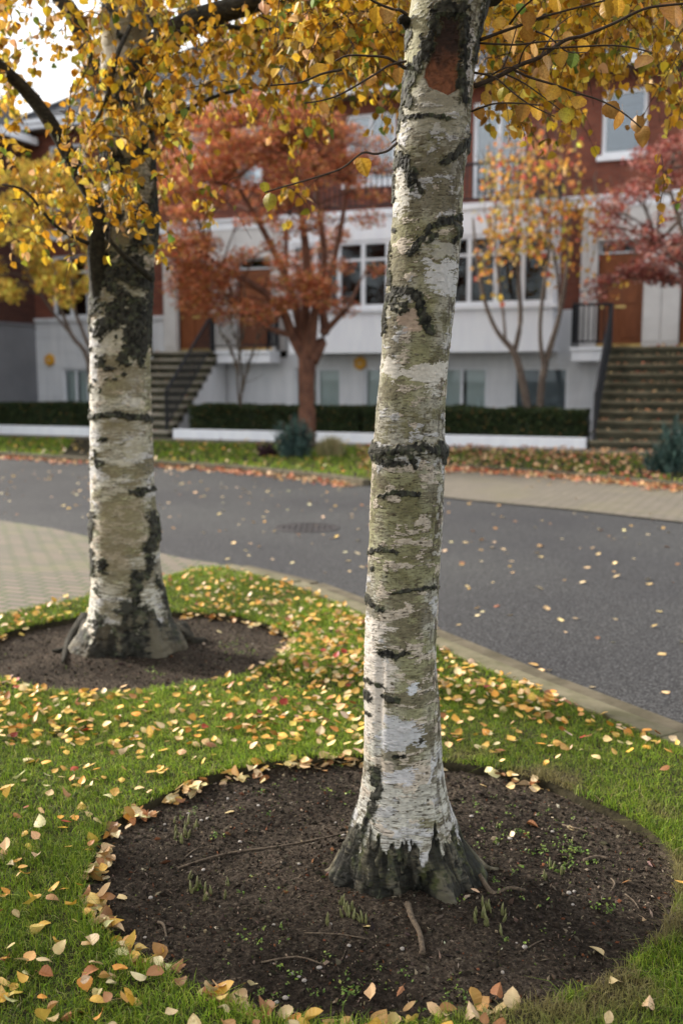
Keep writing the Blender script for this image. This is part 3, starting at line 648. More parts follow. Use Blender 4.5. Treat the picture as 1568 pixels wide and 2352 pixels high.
def paint_second(base, P, TH, Z):
    u, v, _ = proj(base); front = (np.sin(TH) < .25).astype(float)
    a = np.angle(np.exp(1j*TH))
    clean_lit = np.clip(.35+.5*sstep(245, 225, u)*front+.3*sstep(.7, .3, Z), 0, 1)  # left strip paled to paint the sunlit edge; foot has cleaner bark
    c, disp, n = common(P*.8, u, v, front, clean_lit, 300)
    band = fbm(np.stack([P[:, 0]*4, P[:, 1]*4, Z*9], 1), 4, 311)+(n['st']-.5)*.35
    mid = front*sstep(224, 240, u)*sstep(345, 315, u)*sstep(1480, 1330, v)
    c = mixc(c, np.array([.20, .17, .105]), mid*sstep(.43, .56, band)*.75); c = mixc(c, np.array([.50, .47, .39]), mid*sstep(.44, .38, band)*.6)
    c *= (.8+.4*n['fine'])[:, None]
    jit = (fbm(P*np.array([42, 42, 40]), 4, 341, .6)-.5)*3.2
    L = [(9, [(361, 340), (364, 430), (366, 560)]), (8, [(356, 470), (338, 522), (285, 596)]), (17, [(235, 640), (285, 628), (345, 650)]), (12, [(250, 650), (285, 690), (320, 700), (325, 725)]), (6, [(262, 720), (268, 745)]), (9, [(262, 710), (300, 720), (322, 745)]), (7, [(345, 640), (345, 780)]),
         (14, [(212, 560), (212, 640), (216, 700)]), (5, [(214, 960), (260, 950), (300, 955), (345, 962)]), (4, [(228, 1010), (240, 1012)]), (3.5, [(225, 820), (234, 822)]), (3.5, [(282, 798), (290, 798)]), (4, [(226, 1064), (236, 1064)]),
         (3.5, [(300, 1130), (354, 1122)]), (10, [(352, 1185), (360, 1220), (343, 1258)]), (6, [(343, 1258), (346, 1300), (338, 1320)]), (9, [(238, 1290), (240, 1302)]), (9, [(313, 1320), (312, 1380)]), (4, [(210, 1180), (212, 1240)]), (4, [(212, 1265), (212, 1320)]),
         (14, [(292, 1395), (300, 1440), (300, 1510)]), (18, [(290, 1450), (320, 1500)]), (10, [(330, 1400), (335, 1480)]), (12, [(228, 1430), (232, 1480)]), (6, [(380, 1355), (392, 1400)]), (13, [(400, 1420), (420, 1470)]), (12, [(195, 1460), (170, 1490)]), (5, [(360, 1330), (372, 1350)])]
    k = stroke(u, v, front, n, L, jit)
    ang = fbm(np.stack([np.cos(a)*2.6, np.sin(a)*2.6, Z*0], 1), 4, 391); bh = -.08+.42*ang+(fbm(P*np.array([34, 34, 14]), 4, 392, .65)-.5)*.34
    kb = sstep(.03, -.02, Z-bh); k = np.maximum(k, kb)
    upb = sstep(.0, .07, fbm(P*np.array([11, 11, 9]), 5, 350, .6)-.67+.22*sstep(1.3, 1.75, Z)-.07*sstep(1.9, 2.3, Z))*.8; k = np.maximum(k, upb)
    c, disp = rough_black(c, disp, k, P, n, .012)
    c = mixc(c, np.array([.085, .07, .045]), kb*sstep(.50, .66, fbm(P*np.array([18, 18, 7]), 3, 396))*.7)
    rg = fbm(P*np.array([24, 24, 4]), 4, 397); disp += kb*(rg-.5)*.055; c = mixc(c, np.array([.13, .115, .08]), kb*sstep(.54, .66, rg+(n['fine']-.5)*.3)*.7); c = mixc(c, BLK*.5, kb*sstep(.46, .36, rg)*.8)
    return c, disp
ROW2 = [(-40, 233, 343), (0, 234, 343), (200, 234, 346), (350, 230, 354), (450, 238, 360), (520, 232, 364), (600, 216, 355), (640, 208, 350), (750, 205, 347), (880, 206, 347), (1000, 207, 351), (1110, 207, 356), (1160, 208, 360), (1215, 208, 371), (1260, 210, 367),
        (1300, 212, 371), (1350, 210, 379), (1420, 205, 391), (1450, 194, 404), (1480, 180, 418), (1520, 170, 428)]
t2 = empty('birch_tree', (TR2[0], TR2[1], 0)); tag(t2, 'thicker out-of-focus birch with black scars in the far round soil bed', 'tree', 'birch trees on the lawn')
tk2, info2 = trunk_mesh('trunk', None, ROW2, TR2[1], 260, rows_z(-.10, 3.6, 760, 6.0, 80),
    [(-5, .3, .06), (186, .3, .1), (-90, .8, -.26), (-130, .2, .05), (-92, .18, .05), (-50, .2, .05), (60, .5, .1), (120, .4, .1)], .16, paint_second)
rooted(tk2, t2)
# stub of a lost twig on the near trunk and its surface roots
def wtube(mb, pts, rad, n=8, wob=0):
    P = [Vector(p) for p in pts]
    if wob: P = [P[0]]+[p+Vector((random.gauss(0, wob), random.gauss(0, wob), random.gauss(0, wob))) for p in P[1:]]
    # catmull-rom smoothing
    out, ro = [], []; m = len(P); rad = list(rad) if hasattr(rad, '__len__') else [rad]*m
    for i in range(m-1):
        p0, p1, p2, p3 = P[max(i-1, 0)], P[i], P[i+1], P[min(i+2, m-1)]
        for s in range(4):
            t = s/4; out.append(.5*((2*p1)+(p2-p0)*t+(2*p0-5*p1+4*p2-p3)*t*t+(3*p1-p0-3*p2+p3)*t**3)); ro.append(rad[i]*(1-t)+rad[i+1]*t)
    out.append(P[-1]); ro.append(rad[-1]); mb.tube(out, ro, n)
    return out
mb = MB()
wtube(mb, [at(938, 58, 2.86), at(926, 44, 2.84), at(916, 50, 2.83)], [.016, .013, .008], 8); rooted(mb.build('branch_stub', M['limb'], smooth=True), t1)
for pts, rad in (([(1075, 1985), (1110, 1992), (1150, 1992)], [.022, .010, .004]), ([(795, 1985), (768, 1990), (748, 1996)], [.030, .018, .008]), ([(1030, 2020), (1015, 2035), (1000, 2052)], [.016, .012, .006]),
                 ([(1100, 2030), (1130, 2044), (1165, 2040), (1205, 2050)], [.006, .009, .006, .004])):
    mb = MB(); wtube(mb, [Vector((*G(p[0], p[1]), -.004 if i else .03)) for i, p in enumerate(pts)], rad, 10, .006)
    rooted(mb.build('root', M['deadtwig'] if rad[0] < .02 else M['rootbark'], smooth=True), t1)
for pts, rad in (([(200, 1440), (160, 1465), (147, 1520)], [.05, .025, .008]), ([(205, 1455), (180, 1480), (120, 1490)], [.05, .03, .008]), ([(415, 1460), (440, 1470), (470, 1465)], [.05, .03, .01])):
    mb = MB(); wtube(mb, [Vector((*G(p[0], p[1]), -.01 if i else .05)) for i, p in enumerate(pts)], rad, 8, .004); rooted(mb.build('root', M['limb'], smooth=True), t2)
# ------------------------------------------------------------------ limbs of both birches
mb = MB()
def limb(mb, pts, rad, n=10): wtube(mb, [at(u, v, d) for u, v, d in pts], rad, n, .004)
limb(mb, [(300, 190, 5.42), (345, 130, 5.3), (395, 82, 5.2), (470, 42, 5.1), (560, 10, 5.0), (650, -20, 4.95), (800, -60, 4.9), (980, -160, 4.9)], [.085, .07, .062, .055, .048, .042, .035, .02])
limb(mb, [(262, 800, 5.45), (232, 690, 5.36), (220, 580, 5.30), (222, 478, 5.25), (170, 380, 5.2), (125, 300, 5.15), (65, 215, 5.1), (-5, 150, 5.0), (-120, 40, 4.9)], [.05, .05, .045, .042, .040, .036, .033, .030, .02])
limb(mb, [(262, 260, 5.5), (215, 160, 5.6), (170, 40, 5.6), (115, -30, 5.6), (40, -160, 5.6)], [.06, .05, .045, .04, .02])
limb(mb, [(385, 92, 5.2), (360, 50, 5.2), (335, -5, 5.2), (320, -90, 5.2)], [.035, .03, .026, .02], 8)
limb(mb, [(560, 12, 5.0), (670, 2, 5.3), (730, 25, 5.5), (784, 62, 5.6), (850, 92, 5.7), (930, 130, 5.8)], [.03, .028, .025, .021, .017, .01], 8)
limb(mb, [(450, 55, 5.15), (520, 62, 5.2), (600, 66, 5.2), (700, 62, 5.2), (780, 75, 5.3)], [.02, .014, .011, .009, .006], 6)
limb(mb, [(340, 300, 5.4), (400, 270, 5.2), (450, 240, 5.1), (520, 215, 5.0), (640, 190, 4.9)], [.02, .013, .010, .008, .005], 6)
limb(mb, [(300, 60, 5.3), (265, 130, 5.0), (240, 230, 4.9), (190, 340, 4.9)], [.012, .012, .010, .006], 6)
limb(mb, [(350, 640, 5.3), (300, 600, 5.1), (255, 560, 5.0), (235, 520, 4.95)], [.02, .014, .01, .006], 6)
limb(mb, [(205, 560, 5.2), (130, 520, 5.1), (60, 440, 5.0), (10, 420, 5.0)], [.012, .009, .007, .004], 6)
rooted(mb.build('limbs', M['limb'], smooth=True), t2)
mb = MB()
limb(mb, [(1085, -20, 2.87), (1120, -150, 2.9), (1200, -400, 3.1), (1300, -900, 3.5)], [.085, .075, .06, .03], 12)
limb(mb, [(1120, -120, 2.95), (1240, -200, 3.6), (1420, -260, 4.4), (1600, -260, 5.2)], [.04, .035, .03, .02])
limb(mb, [(1240, -200, 3.6), (1330, -80, 4.6), (1400, -10, 5.2), (1480, 40, 5.6)], [.025, .02, .015, .008])
limb(mb, [(1000, -200, 3.0), (880, -260, 3.9), (760, -160, 4.8), (680, -40, 5.4), (640, 60, 5.8)], [.04, .032, .024, .018, .01])
limb(mb, [(1280, 30, 4.6), (1240, 45, 4.7), (1215, 58, 4.75), (1180, 90, 4.8)], [.012, .014, .012, .008], 8)
rooted(mb.build('limbs', M['limb'], smooth=True), t1)
# fine dark twigs near the focus plane (main birch)
TW = [([(1088, 198), (1140, 176), (1190, 150), (1238, 130), (1296, 92), (1340, 82), (1408, 55), (1476, 20), (1531, 12), (1600, 6)], .0062), ([(1101, 92), (1152, 73), (1186, 61), (1238, 41), (1289, 27), (1388, 0)], .0042),
      ([(1101, 99), (1183, 102), (1240, 96), (1292, 92)], .0024), ([(1238, 113), (1299, 109), (1408, 106), (1470, 114), (1497, 121)], .0024), ([(1176, 159), (1215, 178), (1272, 194), (1320, 212), (1374, 229), (1425, 256), (1470, 293)], .0030),
      ([(1089, 167), (1135, 177), (1175, 210), (1214, 239), (1272, 266)], .0024), ([(1082, 256), (1135, 240), (1185, 238), (1238, 240)], .0022), ([(1152, 167), (1190, 186), (1224, 205), (1285, 252)], .0020),
      ([(934, 33), (915, 22), (905, 20), (861, 5), (820, -20)], .0042), ([(932, 157), (910, 145), (888, 135), (861, 130), (800, 128), (770, 140)], .0040), ([(932, 141), (894, 150), (861, 170), (784, 215), (740, 232), (700, 240)], .0030),
      ([(911, 329), (903, 338), (888, 346), (861, 355), (830, 352), (784, 385), (720, 408), (650, 430), (607, 443)], .0034), ([(910, 318), (899, 328)], .002), ([(1190, 150), (1205, 110), (1230, 92)], .002), ([(1240, 130), (1262, 90), (1280, 60), (1310, 35)], .002),
      ([(1120, 178), (1155, 158), (1180, 155), (1210, 165)], .002), ([(1152, 160), (1170, 120), (1186, 62)], .002), ([(784, 160), (740, 170), (690, 190), (620, 195)], .003), ([(1170, 55), (1200, 20), (1235, -10)], .003), ([(1230, 72), (1260, 85), (1300, 118), (1345, 122)], .002)]
for pts, r_ in TW:
    m_ = len(pts); sgn = random.uniform(-.25, .22); mb = MB()
    wtube(mb, [at(p[0], p[1], 2.84+sgn*i/m_) for i, p in enumerate(pts)], [r_*(1-.75*i/m_)+.0006 for i in range(m_)], 6, .0012)
    rooted(mb.build('twig', M['twig'], smooth=True), t1)
# the single leaves in focus
LF = [(1168, 60, 38, 0), (1200, 66, 38, 1), (1309, 76, 30, 0), (1318, 120, 34, 4), (1175, 100, 24, 0), (1229, 104, 28, 0), (1203, 120, 32, 1), (1244, 152, 30, 0), (1241, 178, 34, 0), (1248, 196, 32, 2), (1278, 200, 42, 2), (1156, 203, 28, 3), (1175, 215, 32, 2),
      (1333, 224, 34, 2), (1203, 242, 34, 5), (1234, 248, 34, 2), (1301, 250, 36, 3), (1394, 238, 40, 5), (1427, 256, 38, 5), (1461, 268, 36, 5), (1476, 292, 42, 5), (1486, 130, 42, 5), (1384, 4, 40, 2), (1418, 0, 36, 2), (1278, -6, 34, 2), (1548, 8, 62, 1),
      (1285, 122, 36, 2), (1255, 130, 32, 0), (1505, 18, 22, 2), (1524, 40, 26, 5), (1098, 248, 28, 1), (866, 18, 36, 2), (891, 14, 34, 0), (918, 158, 32, 5), (859, 172, 28, 1), (727, 148, 42, 2), (742, 236, 28, 5), (620, 446, 36, 3), (606, 420, 24, 3), (827, 366, 38, 2),
      (1142, 42, 34, 2), (1215, 30, 34, 1), (1345, 95, 30, 2), (1262, 70, 30, 2), (1120, 215, 30, 2), (820, 362, 16, 1)]
LC = [(.60, .38, .13), (.48, .25, .05), (.56, .34, .035), (.42, .38, .045), (.13, .20, .03), (.34, .19, .045)]
TB = leaf_template(True, 11, .43, .14, .18)
g2 = np.random.default_rng(5)
pos, sz, cols, rots = [], [], [], []
for u, v, s, c in LF:
    d = 2.86+g2.uniform(-.12, .16); pos.append(tuple(at(u, v-s*.1, d))); sz.append(s/F*d*1.12); cols.append(np.array(LC[c])*g2.uniform(.85, 1.15))
    yaw = g2.uniform(-.9, .9); lean_ = g2.uniform(-.5, .5)
    m_ = Matrix.Rotation(lean_, 3, 'Y') @ Matrix.Rotation(yaw, 3, 'Z') @ Matrix.Rotation(-math.pi/2+g2.uniform(-.35, .35), 3, 'X')
    rots.append(np.array(m_))
for k in range(len(pos)):
    tb = leaf_template(True, 11, g2.uniform(.38, .48), g2.uniform(.0, .25), g2.uniform(-.3, .45), g2.uniform(-.3, .3))
    blot = fbm(tb[0]*7+k*5, 3, 200+k)[:, None]; o = leafcloud('leaf', [pos[k]], [sz[k]], np.array([rots[k]]), [cols[k]], tb, M['leafnear'], None, rimc=(.75, .55, .4)); rooted(o, t1)
# ------------------------------------------------------------------ crowns as drooping leafy sprays, with unseen ones added for shade
TL = leaf_template(False, 6, .42, .15, .2)
def sprays(root, regions, total, seed, dep, smin=.028, smax=.052, pal=YEL, shade_box=None):
    g = np.random.default_rng(seed); ar = np.array([(r[2]-r[0])*(r[3]-r[1])*r[4] for r in regions]); ar = ar/ar.sum()
    mb = MB(); pos, sz = [], []
    starts = []
    for i in g.choice(len(regions), total, p=ar):
        r = regions[i]; starts.append(at(g.uniform(r[0], r[2]), g.uniform(r[1], r[3]), g.uniform(*(r[5] if len(r) > 5 else dep))))
    if shade_box: starts += [Vector((g.uniform(shade_box[0], shade_box[1]), g.uniform(shade_box[2], shade_box[3]), g.uniform(shade_box[4], shade_box[5]))) for _ in range(shade_box[6])]
    for s in starts:
        a = g.uniform(0, 2*math.pi); L = g.uniform(.16, .36); k = int(g.integers(7, 14)); dv = Vector((math.cos(a), math.sin(a), g.uniform(-.2, .5)))
        pts = []
        for j in range(5):
            t = j/4; pts.append(s+dv*L*t*.8+Vector((0, 0, -L*.9*t*t))-dv*L*.4-Vector((0, 0, -L*.3)))
        mb.tube(pts, [.0028, .0024, .002, .0016, .001], 4)
        for j in range(k):
            t = g.uniform(.05, 1); f = t*4; i0 = min(3, int(f)); p = pts[i0].lerp(pts[i0+1], f-i0)
            pos.append((p.x+g.normal(0, .012), p.y+g.normal(0, .012), p.z+g.normal(0, .008))); sz.append(g.uniform(smin, smax))
    n = len(pos); rooted(leafcloud('crown', pos, sz, rotmats(n, 'hang2', gen=g), pick(pal, n, .3, g), TL, M['leaf']), root)
    tag(rooted(mb.build('twigs', M['twig']), root), kind='stuff'); return n
REG2 = [(-60, -120, 35, 240, .9), (35, -80, 190, 60, .5), (60, 60, 200, 225, .22), (185, -120, 420, 300, 1.0), (420, -120, 900, 190, 1.0), (440, 190, 760, 260, .55), (560, 240, 760, 320, .25), (-60, 240, 200, 430, .38), (190, 280, 400, 470, .60), (400, 280, 450, 400, .25),
        (-60, 430, 190, 560, .22), (150, 460, 380, 560, .5), (240, 560, 390, 625, .30), (400, 430, 520, 490, .15), (640, 320, 700, 470, .3)]
sprays(t2, REG2, 840, 21, (4.5, 6.6), shade_box=(-5.6, -3.2, 2.7, 5.0, 1.8, 3.9, 1900))  # last box: unseen sprays added in the sun path to shade the foreground
REG1 = [(1090, -160, 1600, 60, 1.0), (1090, 50, 1250, 200, .6), (1180, 60, 1430, 150, 1.1), (1190, 150, 1250, 320, .5), (1250, 130, 1330, 290, .45), (1300, 120, 1400, 190, .4), (1100, 170, 1240, 260, .25), (1490, 60, 1600, 160, .7), (1500, 160, 1600, 260, .5), (1510, 380, 1600, 440, .2), (640, -160, 940, 120, 1.0), (760, 100, 900, 210, .5), (860, 200, 930, 240, .3)]
sprays(t1, REG1, 1000, 22, (3.9, 6.2), shade_box=(-3.4, 3.4, -3.0, 2.35, 2.9, 4.8, 5200))  # last box: unseen overhead sprays added to darken the near ground
# ------------------------------------------------------------------ the terrace
ZB = 3.07          # top of the rendered base storey
class Local:
    """house frame: x along the facade, y = -(distance in front of the facade)"""
    def __init__(s, s0, mir): s.s0 = s0; s.mir = mir
    def b(s, mb, x0, x1, q0, q1, z0, z1):
        if s.mir: x0, x1 = -x1, -x0
        mb.box((x0, -q1, z0), (x1, -q0, z1))
def wall(L, mb, x0, x1, z0, z1, q0, q1, holes, grooves=()):
    xs = sorted({x0, x1}|{v for h in holes for v in h[:2] if x0 < v < x1}); zs = {z0, z1}|{v for h in holes for v in h[2:4] if z0 < v < z1}
    for g in grooves: zs |= {g, g+.022}
    zs = sorted(v for v in zs if z0 <= v <= z1)
    for a, b in zip(zs[:-1], zs[1:]):
        if b-a < 1e-4: continue
        gr = any(abs(a-g) < 1e-4 for g in grooves); run = None; m = (a+b)/2
        for c, d in list(zip(xs[:-1], xs[1:])):
            solid = not any(h[0] < (c+d)/2 < h[1] and h[2] < m < h[3] for h in holes)
            if solid: run = (run[0], d) if run else (c, d)
            if (not solid or d == xs[-1]) and run: L.b(mb, run[0], run[1], q0, q1-(.02 if gr else 0), a, b); run = None
def window(L, root, x0, x1, z0, z1, q, cols=1, transom=None, fw=.07, inside=None, sill=True, mat='frame'):
    mb = MB()
    L.b(mb, x0, x1, q-.02, q+.04, z0, z0+fw); L.b(mb, x0, x1, q-.02, q+.04, z1-fw, z1)
    L.b(mb, x0, x0+fw, q-.02, q+.04, z0+fw, z1-fw); L.b(mb, x1-fw, x1, q-.02, q+.04, z0+fw, z1-fw)
    for k in range(1, cols):
        x = x0+(x1-x0)*k/cols; L.b(mb, x-fw*.6, x+fw*.6, q-.018, q+.037, z0+fw, z1-fw)
    if transom:
        for k in range(cols):
            a = x0+fw if k == 0 else x0+(x1-x0)*k/cols+fw*.6; b = x1-fw if k == cols-1 else x0+(x1-x0)*(k+1)/cols-fw*.6
            L.b(mb, a, b, q-.016, q+.033, transom-.03, transom+.03)
    w = mb.build('window', M[mat], root)
    p = MB(); L.b(p, x0+.03, x1-.03, q-.005, q+.003, z0+.03, z1-.03); p.build('pane', M['glass' if z0 > 5.5 else 'glassclear'], w)
    if inside:
        p = MB()
        if inside == 'blind':
            k = z0+.1
            while k < z1-.08: L.b(p, x0+.06, x1-.06, q-.10, q-.075, k, k+.035); k += .05
        elif inside == 'curtain':
            xx = x0+.06
            while xx < x1-.10:
                wd = random.uniform(.05, .09)
                if not (x0+x1)/2-.12 < xx < (x0+x1)/2-.02: L.b(p, xx, min(xx+wd, x1-.06), q-.075+random.uniform(-.02, .01), q-.055+random.uniform(0, .02), z0+.05, z1-.06)
                xx += wd*.98
        elif inside == 'sheet': L.b(p, x0+.06, x1-.06, q-.12, q-.10, z0+.05, z1-.06)
        p.build('blind' if inside == 'blind' else 'curtain', M['blind' if inside == 'blind' else 'curtain'], w)
    if sill:
        p = MB(); L.b(p, x0-.1, x1+.1, q-.02, q+.15, z0-.12, z0-.003); p.build('sill', M['white'], w)
    return w
def railing(mb, a, b, h=.95, n=10, r=.019):
    a, b = Vector(a), Vector(b); up = Vector((0, 0, 1))
    mb.tube([a+up*h, b+up*h], .036, 8); mb.tube([a+up*.12, b+up*.12], .022, 6)
    for k in range(n+1):
        p = a.lerp(b, k/n); mb.tube([p+up*.12, p+up*h], r if 0 < k < n else .02, 6)
    for p in (a, b): mb.tube([p-up*.02, p+up*h], .036, 6)
def house(name, s0, width, mir, label, bay=True, narrow=(.30, 1.18), tall=None, wide=None, hip=False, end=0):
    root = empty(name, P0+FU*s0, -FA); tag(root, label, 'house', 'terraced houses across the road'); L = Local(s0, mir)
    gro = [.45+.43*k for k in range(6)]
    bw = [(2.05, 3.35), (4.0, 5.3)] if bay else [(width-1.75, width-.9), (2.4, 3.3)]
    holes = [(a, b, .62, 1.72) for a, b in bw]
    # base storey, pale render with grooves
    mb = MB(); wall(L, mb, 0, width, -.1, 2.0, -.25, .03, holes, gro[:4]); wall(L, mb, 1.84, width, 2.0, ZB, -.25, .03, [], [g for g in gro if 2.0 < g] if not bay else []); L.b(mb, 1.84, width, -.02, .09, ZB+.003, ZB+.10) if not bay else None
    mb.build('base_wall', M['render'], root)
    for i, (a, b) in enumerate(bw): window(L, root, a, b, .62, 1.72, -.06, 2, None, .055, 'blind' if (bay and mir and i == 0) else 'curtain', False)
    # door bay : door, stone surround
    door_x = (.42, 1.42)
    mb = MB(); L.b(mb, 0.003, .40, -.05, .12, 2.18, 5.34); L.b(mb, 1.44, 1.82, -.05, .12, 2.18, 5.34); L.b(mb, .402, 1.438, -.05, .10, 4.60, 5.34); L.b(mb, .03, .37, .121, .14, 2.3, 5.2); L.b(mb, 1.47, 1.79, .121, .14, 2.3, 5.2)
    mb.build('door_surround', M['surround'], root)
    mb = MB(); L.b(mb, *door_x, -.16, -.10, 2.18, 4.30)
    for zz in ((2.4, 3.05), (3.2, 4.15)):
        for xx in ((.54, .87), (.97, 1.30)): L.b(mb, xx[0], xx[1], -.101, -.075, *zz)
    d = mb.build('door', M['door'], root)
    mb = MB(); L.b(mb, *door_x, -.10, -.055, 2.18, 2.26); mb.build('kick_plate', M['brass'], d); mb = MB(); L.b(mb, .80, 1.04, -.099, -.07, 3.08, 3.14); mb.build('letterbox', M['brass'], d)
    mb = MB(); x = (1.33 if not mir else -1.33); mb.tube([(x, .075, 3.1), (x, .03, 3.1)], [.03, .035], 10); mb.build('handle', M['brass'], d)
    window(L, root, *door_x, 4.32, 4.59, -.12, 1, None, .04, None, False)
    # first floor brick
    h2 = []
    gf = (2.55, width) if bay else (width-1.85, width-.65)
    upn = (narrow[0], narrow[1], 6.50, 7.92); h2.append(upn)
    if tall: h2.append((tall[0], tall[1], 5.72, 7.95))
    if wide: h2.append((wide[0], wide[1], 6.3, 7.95))
    h3 = [] if bay else [(width-1.85, width-.65, 3.17, 4.92), (2.5, 3.7, 3.17, 4.92)]
    mb = MB()
    if bay: wall(L, mb, 1.823, 2.55, ZB, 5.34, -.25, 0, [])
    else: wall(L, mb, 1.823, width, ZB, 5.34, -.25, 0, h3)
    wall(L, mb, 0, width, 5.34, 8.40, -.25, 0, h2)
    mb.build('brick_wall', M['brick'], root)
    mb = MB(); L.b(mb, 0.002, width-.002, .002, .13, 5.345, 5.62); L.b(mb, 0.002, width-.002, .131, .18, 5.56, 5.62); mb.build('cornice', M['white'], root)
    window(L, root, *upn, -.07, 1, None, .08, 'sheet' if not mir else None)
    if tall:
        window(L, root, tall[0], tall[1], 5.72, 7.95, -.07, 2, None, .08, None, False)
    if wide: window(L, root, wide[0], wide[1], 6.3, 7.95, -.07, 2, None, .08, None)
    for w_ in h3: window(L, root, *w_, -.07, 2, 4.45, .08, None)
    if bay:
        # projecting bay shared with the neighbour
        mb = MB(); e = width
        L.b(mb, 2.30, e, .031, .90, 2.08, 3.06); L.b(mb, 2.22, e, .031, .97, 3.063, 3.15)
        L.b(mb, 2.30, e, .05, .90, 4.78, 5.34); L.b(mb, 2.30, 2.38, .05, .90, 3.153, 4.777)
        L.b(mb, 2.26, e, .131, .95, 5.345, 5.46)
        mb.build('bay', M['white'], root)
        window(L, root, 2.383, e-.06, 3.16, 4.775, .84, 5, 4.32, .085, None, False)
        mb = MB(); L.b(mb, e-.055, e, .05, .88, 3.153, 4.777); mb.build('bay_pier', M['frame'], root)
        mb = MB(); sx = -1 if mir else 1
        railing(mb, (2.32*sx, -.90, 5.462), ((e-.02)*sx, -.90, 5.462), .9, 24); railing(mb, (2.32*sx, -.20, 5.462), (2.32*sx, -.86, 5.462), .9, 5)
        mb.build('balcony_railing', M['black'], root)
        # dark rooms behind the big panes
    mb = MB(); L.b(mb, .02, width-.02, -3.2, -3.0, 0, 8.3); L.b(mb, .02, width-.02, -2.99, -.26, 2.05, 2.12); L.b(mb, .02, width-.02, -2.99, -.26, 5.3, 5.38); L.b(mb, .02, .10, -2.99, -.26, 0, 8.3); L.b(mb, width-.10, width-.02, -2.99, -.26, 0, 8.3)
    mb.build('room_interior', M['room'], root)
    # roof
    sx = -1 if mir else 1
    x0, x1 = (0, width+(.5 if hip else 0)); 
    def sp(x, q, z): return (x*sx, -q, z)
    mb = MB(); L.b(mb, x0, x1, -.25, .50, 8.30, 8.38); mb.build('soffit', M['soffit'], root)
    mb = MB(); L.b(mb, x0, x1, .503, .60, 8.30, 8.52); L.b(mb, x0, x1, .48, .503, 8.383, 8.50)
    L.b(mb, x0, x1, .601, .66, 8.44, 8.535)
    mb.build('gutter', M['white'], root)
    rf = MB(); k = .70; q0, qr = .50, -4.6; zr = 8.45+k*(q0-qr)
    rx = x1-(5.1 if hip else 0)
    # courses of tiles as overlapping steps
    nc = 26
    for i in range(nc):
        a = q0+(qr-q0)*i/nc; b = q0+(qr-q0)*(i+1.12)/nc; za = 8.40+k*(q0-a); zb = 8.40+k*(q0-b)
        xa = x1-(x1-rx)*i/nc; xb = x1-(x1-rx)*min(1, (i+1.12)/nc)
        p = [sp(x0, a, za), sp(xa, a, za), sp(xb, b, zb), sp(x0, b, zb), sp(x0, a, za+.055), sp(xa, a, za+.055), sp(xb, b, zb+.015), sp(x0, b, zb+.015)]
        if mir: p = [p[1], p[0], p[3], p[2], p[5], p[4], p[7], p[6]]
        rf.hexa(p)
    if hip:
        p = [sp(x1, q0, 8.40), sp(x1, -9.7, 8.40), sp(rx, qr, zr-.03), sp(x1, q0, 8.3), sp(x1, -9.7, 8.3), sp(rx, qr, zr-.2)]
        kk = rf.addv(p); rf.f3 += [[kk, kk+1, kk+2], [kk+3, kk+5, kk+4]]
    p = [sp(x0, -9.7, 8.40), sp(x1, -9.7, 8.40), sp(rx, qr, zr), sp(x0, qr, zr)]; kk = rf.addv(p); rf.f4.append([kk, kk+1, kk+2, kk+3])
    r_ = rf.build('roof', M['roof'], root)
    mb = MB(); mb.tube([sp(x0, qr, zr+.03), sp(rx, qr, zr+.03)], .11, 8)
    if hip: mb.tube([sp(x1, q0, 8.46), sp(rx, qr, zr+.03)], .09, 8)
    mb.build('ridge_tiles', M['roof'], r_)
    # hidden outer walls so that the house is closed
    mb = MB(); L.b(mb, 0, width, -9.2, -8.95, -.1, 8.3)
    if end or hip: L.b(mb, width-.25, width-.001, -8.95, -.251, -.1, 8.3)
    mb.build('rear_wall', M['brick'], root)
    return root, L, sp
h1 = house('terraced_house', -12.9, 6.2, True, 'left brick house without a bay, behind the thick birch trunk', bay=False, narrow=(.42, 1.30), wide=(4.3, 5.5), hip=True)
h2 = house('terraced_house', -12.9, 5.6, False, 'brick house behind the red round-crowned tree, its bay window half hidden', narrow=(.40, 1.15), wide=(3.5, 4.8))
h3 = house('terraced_house', -1.7, 5.6, True, 'brick house right of the focused birch with white bay window and tall balcony doors', narrow=(.47, 1.45), tall=(3.2, 4.45))
h4 = house('terraced_house', -1.7, 5.6, False, 'brick house cut off by the right edge of the photo', narrow=(.47, 1.45), tall=(3.2, 4.45), end=1)
def skylight(hs, x, w, q, hgt):
    root, L, sp = hs; k = .70; mb = MB(); za = lambda q_: 8.47+k*(.5-q_)
    def quad(xa, xb, qa, qb, off, t, m_):
        p = [sp(xa, qa, za(qa)+off), sp(xb, qa, za(qa)+off), sp(xb, qb, za(qb)+off), sp(xa, qb, za(qb)+off), sp(xa, qa, za(qa)+off+t), sp(xb, qa, za(qa)+off+t), sp(xb, qb, za(qb)+off+t), sp(xa, qb, za(qb)+off+t)]
        m_.hexa(p)
    quad(x, x+w, q, q-.08, 0, .12, mb); quad(x, x+w, q-hgt+.08, q-hgt, 0, .12, mb); quad(x, x+.08, q-.081, q-hgt+.081, 0, .12, mb); quad(x+w-.08, x+w, q-.081, q-hgt+.081, 0, .12, mb)
    s_ = mb.build('skylight', M['skylight'], root)
    mb = MB(); quad(x+.081, x+w-.081, q-.082, q-hgt+.082, .03, .04, mb); mb.build('pane', M['skyglass'], s_)
m, nt, b = newmat('skylight_glass'); b.inputs['Base Color'].default_value = (.30, .36, .42, 1); b.inputs['Roughness'].default_value = .08; b.inputs['Specular IOR Level'].default_value = 1; M['skyglass'] = m
skylight(h3, 2.7, 1.5, -.8, 1.6); skylight(h2, 3.0, 1.3, -.8, 1.5)
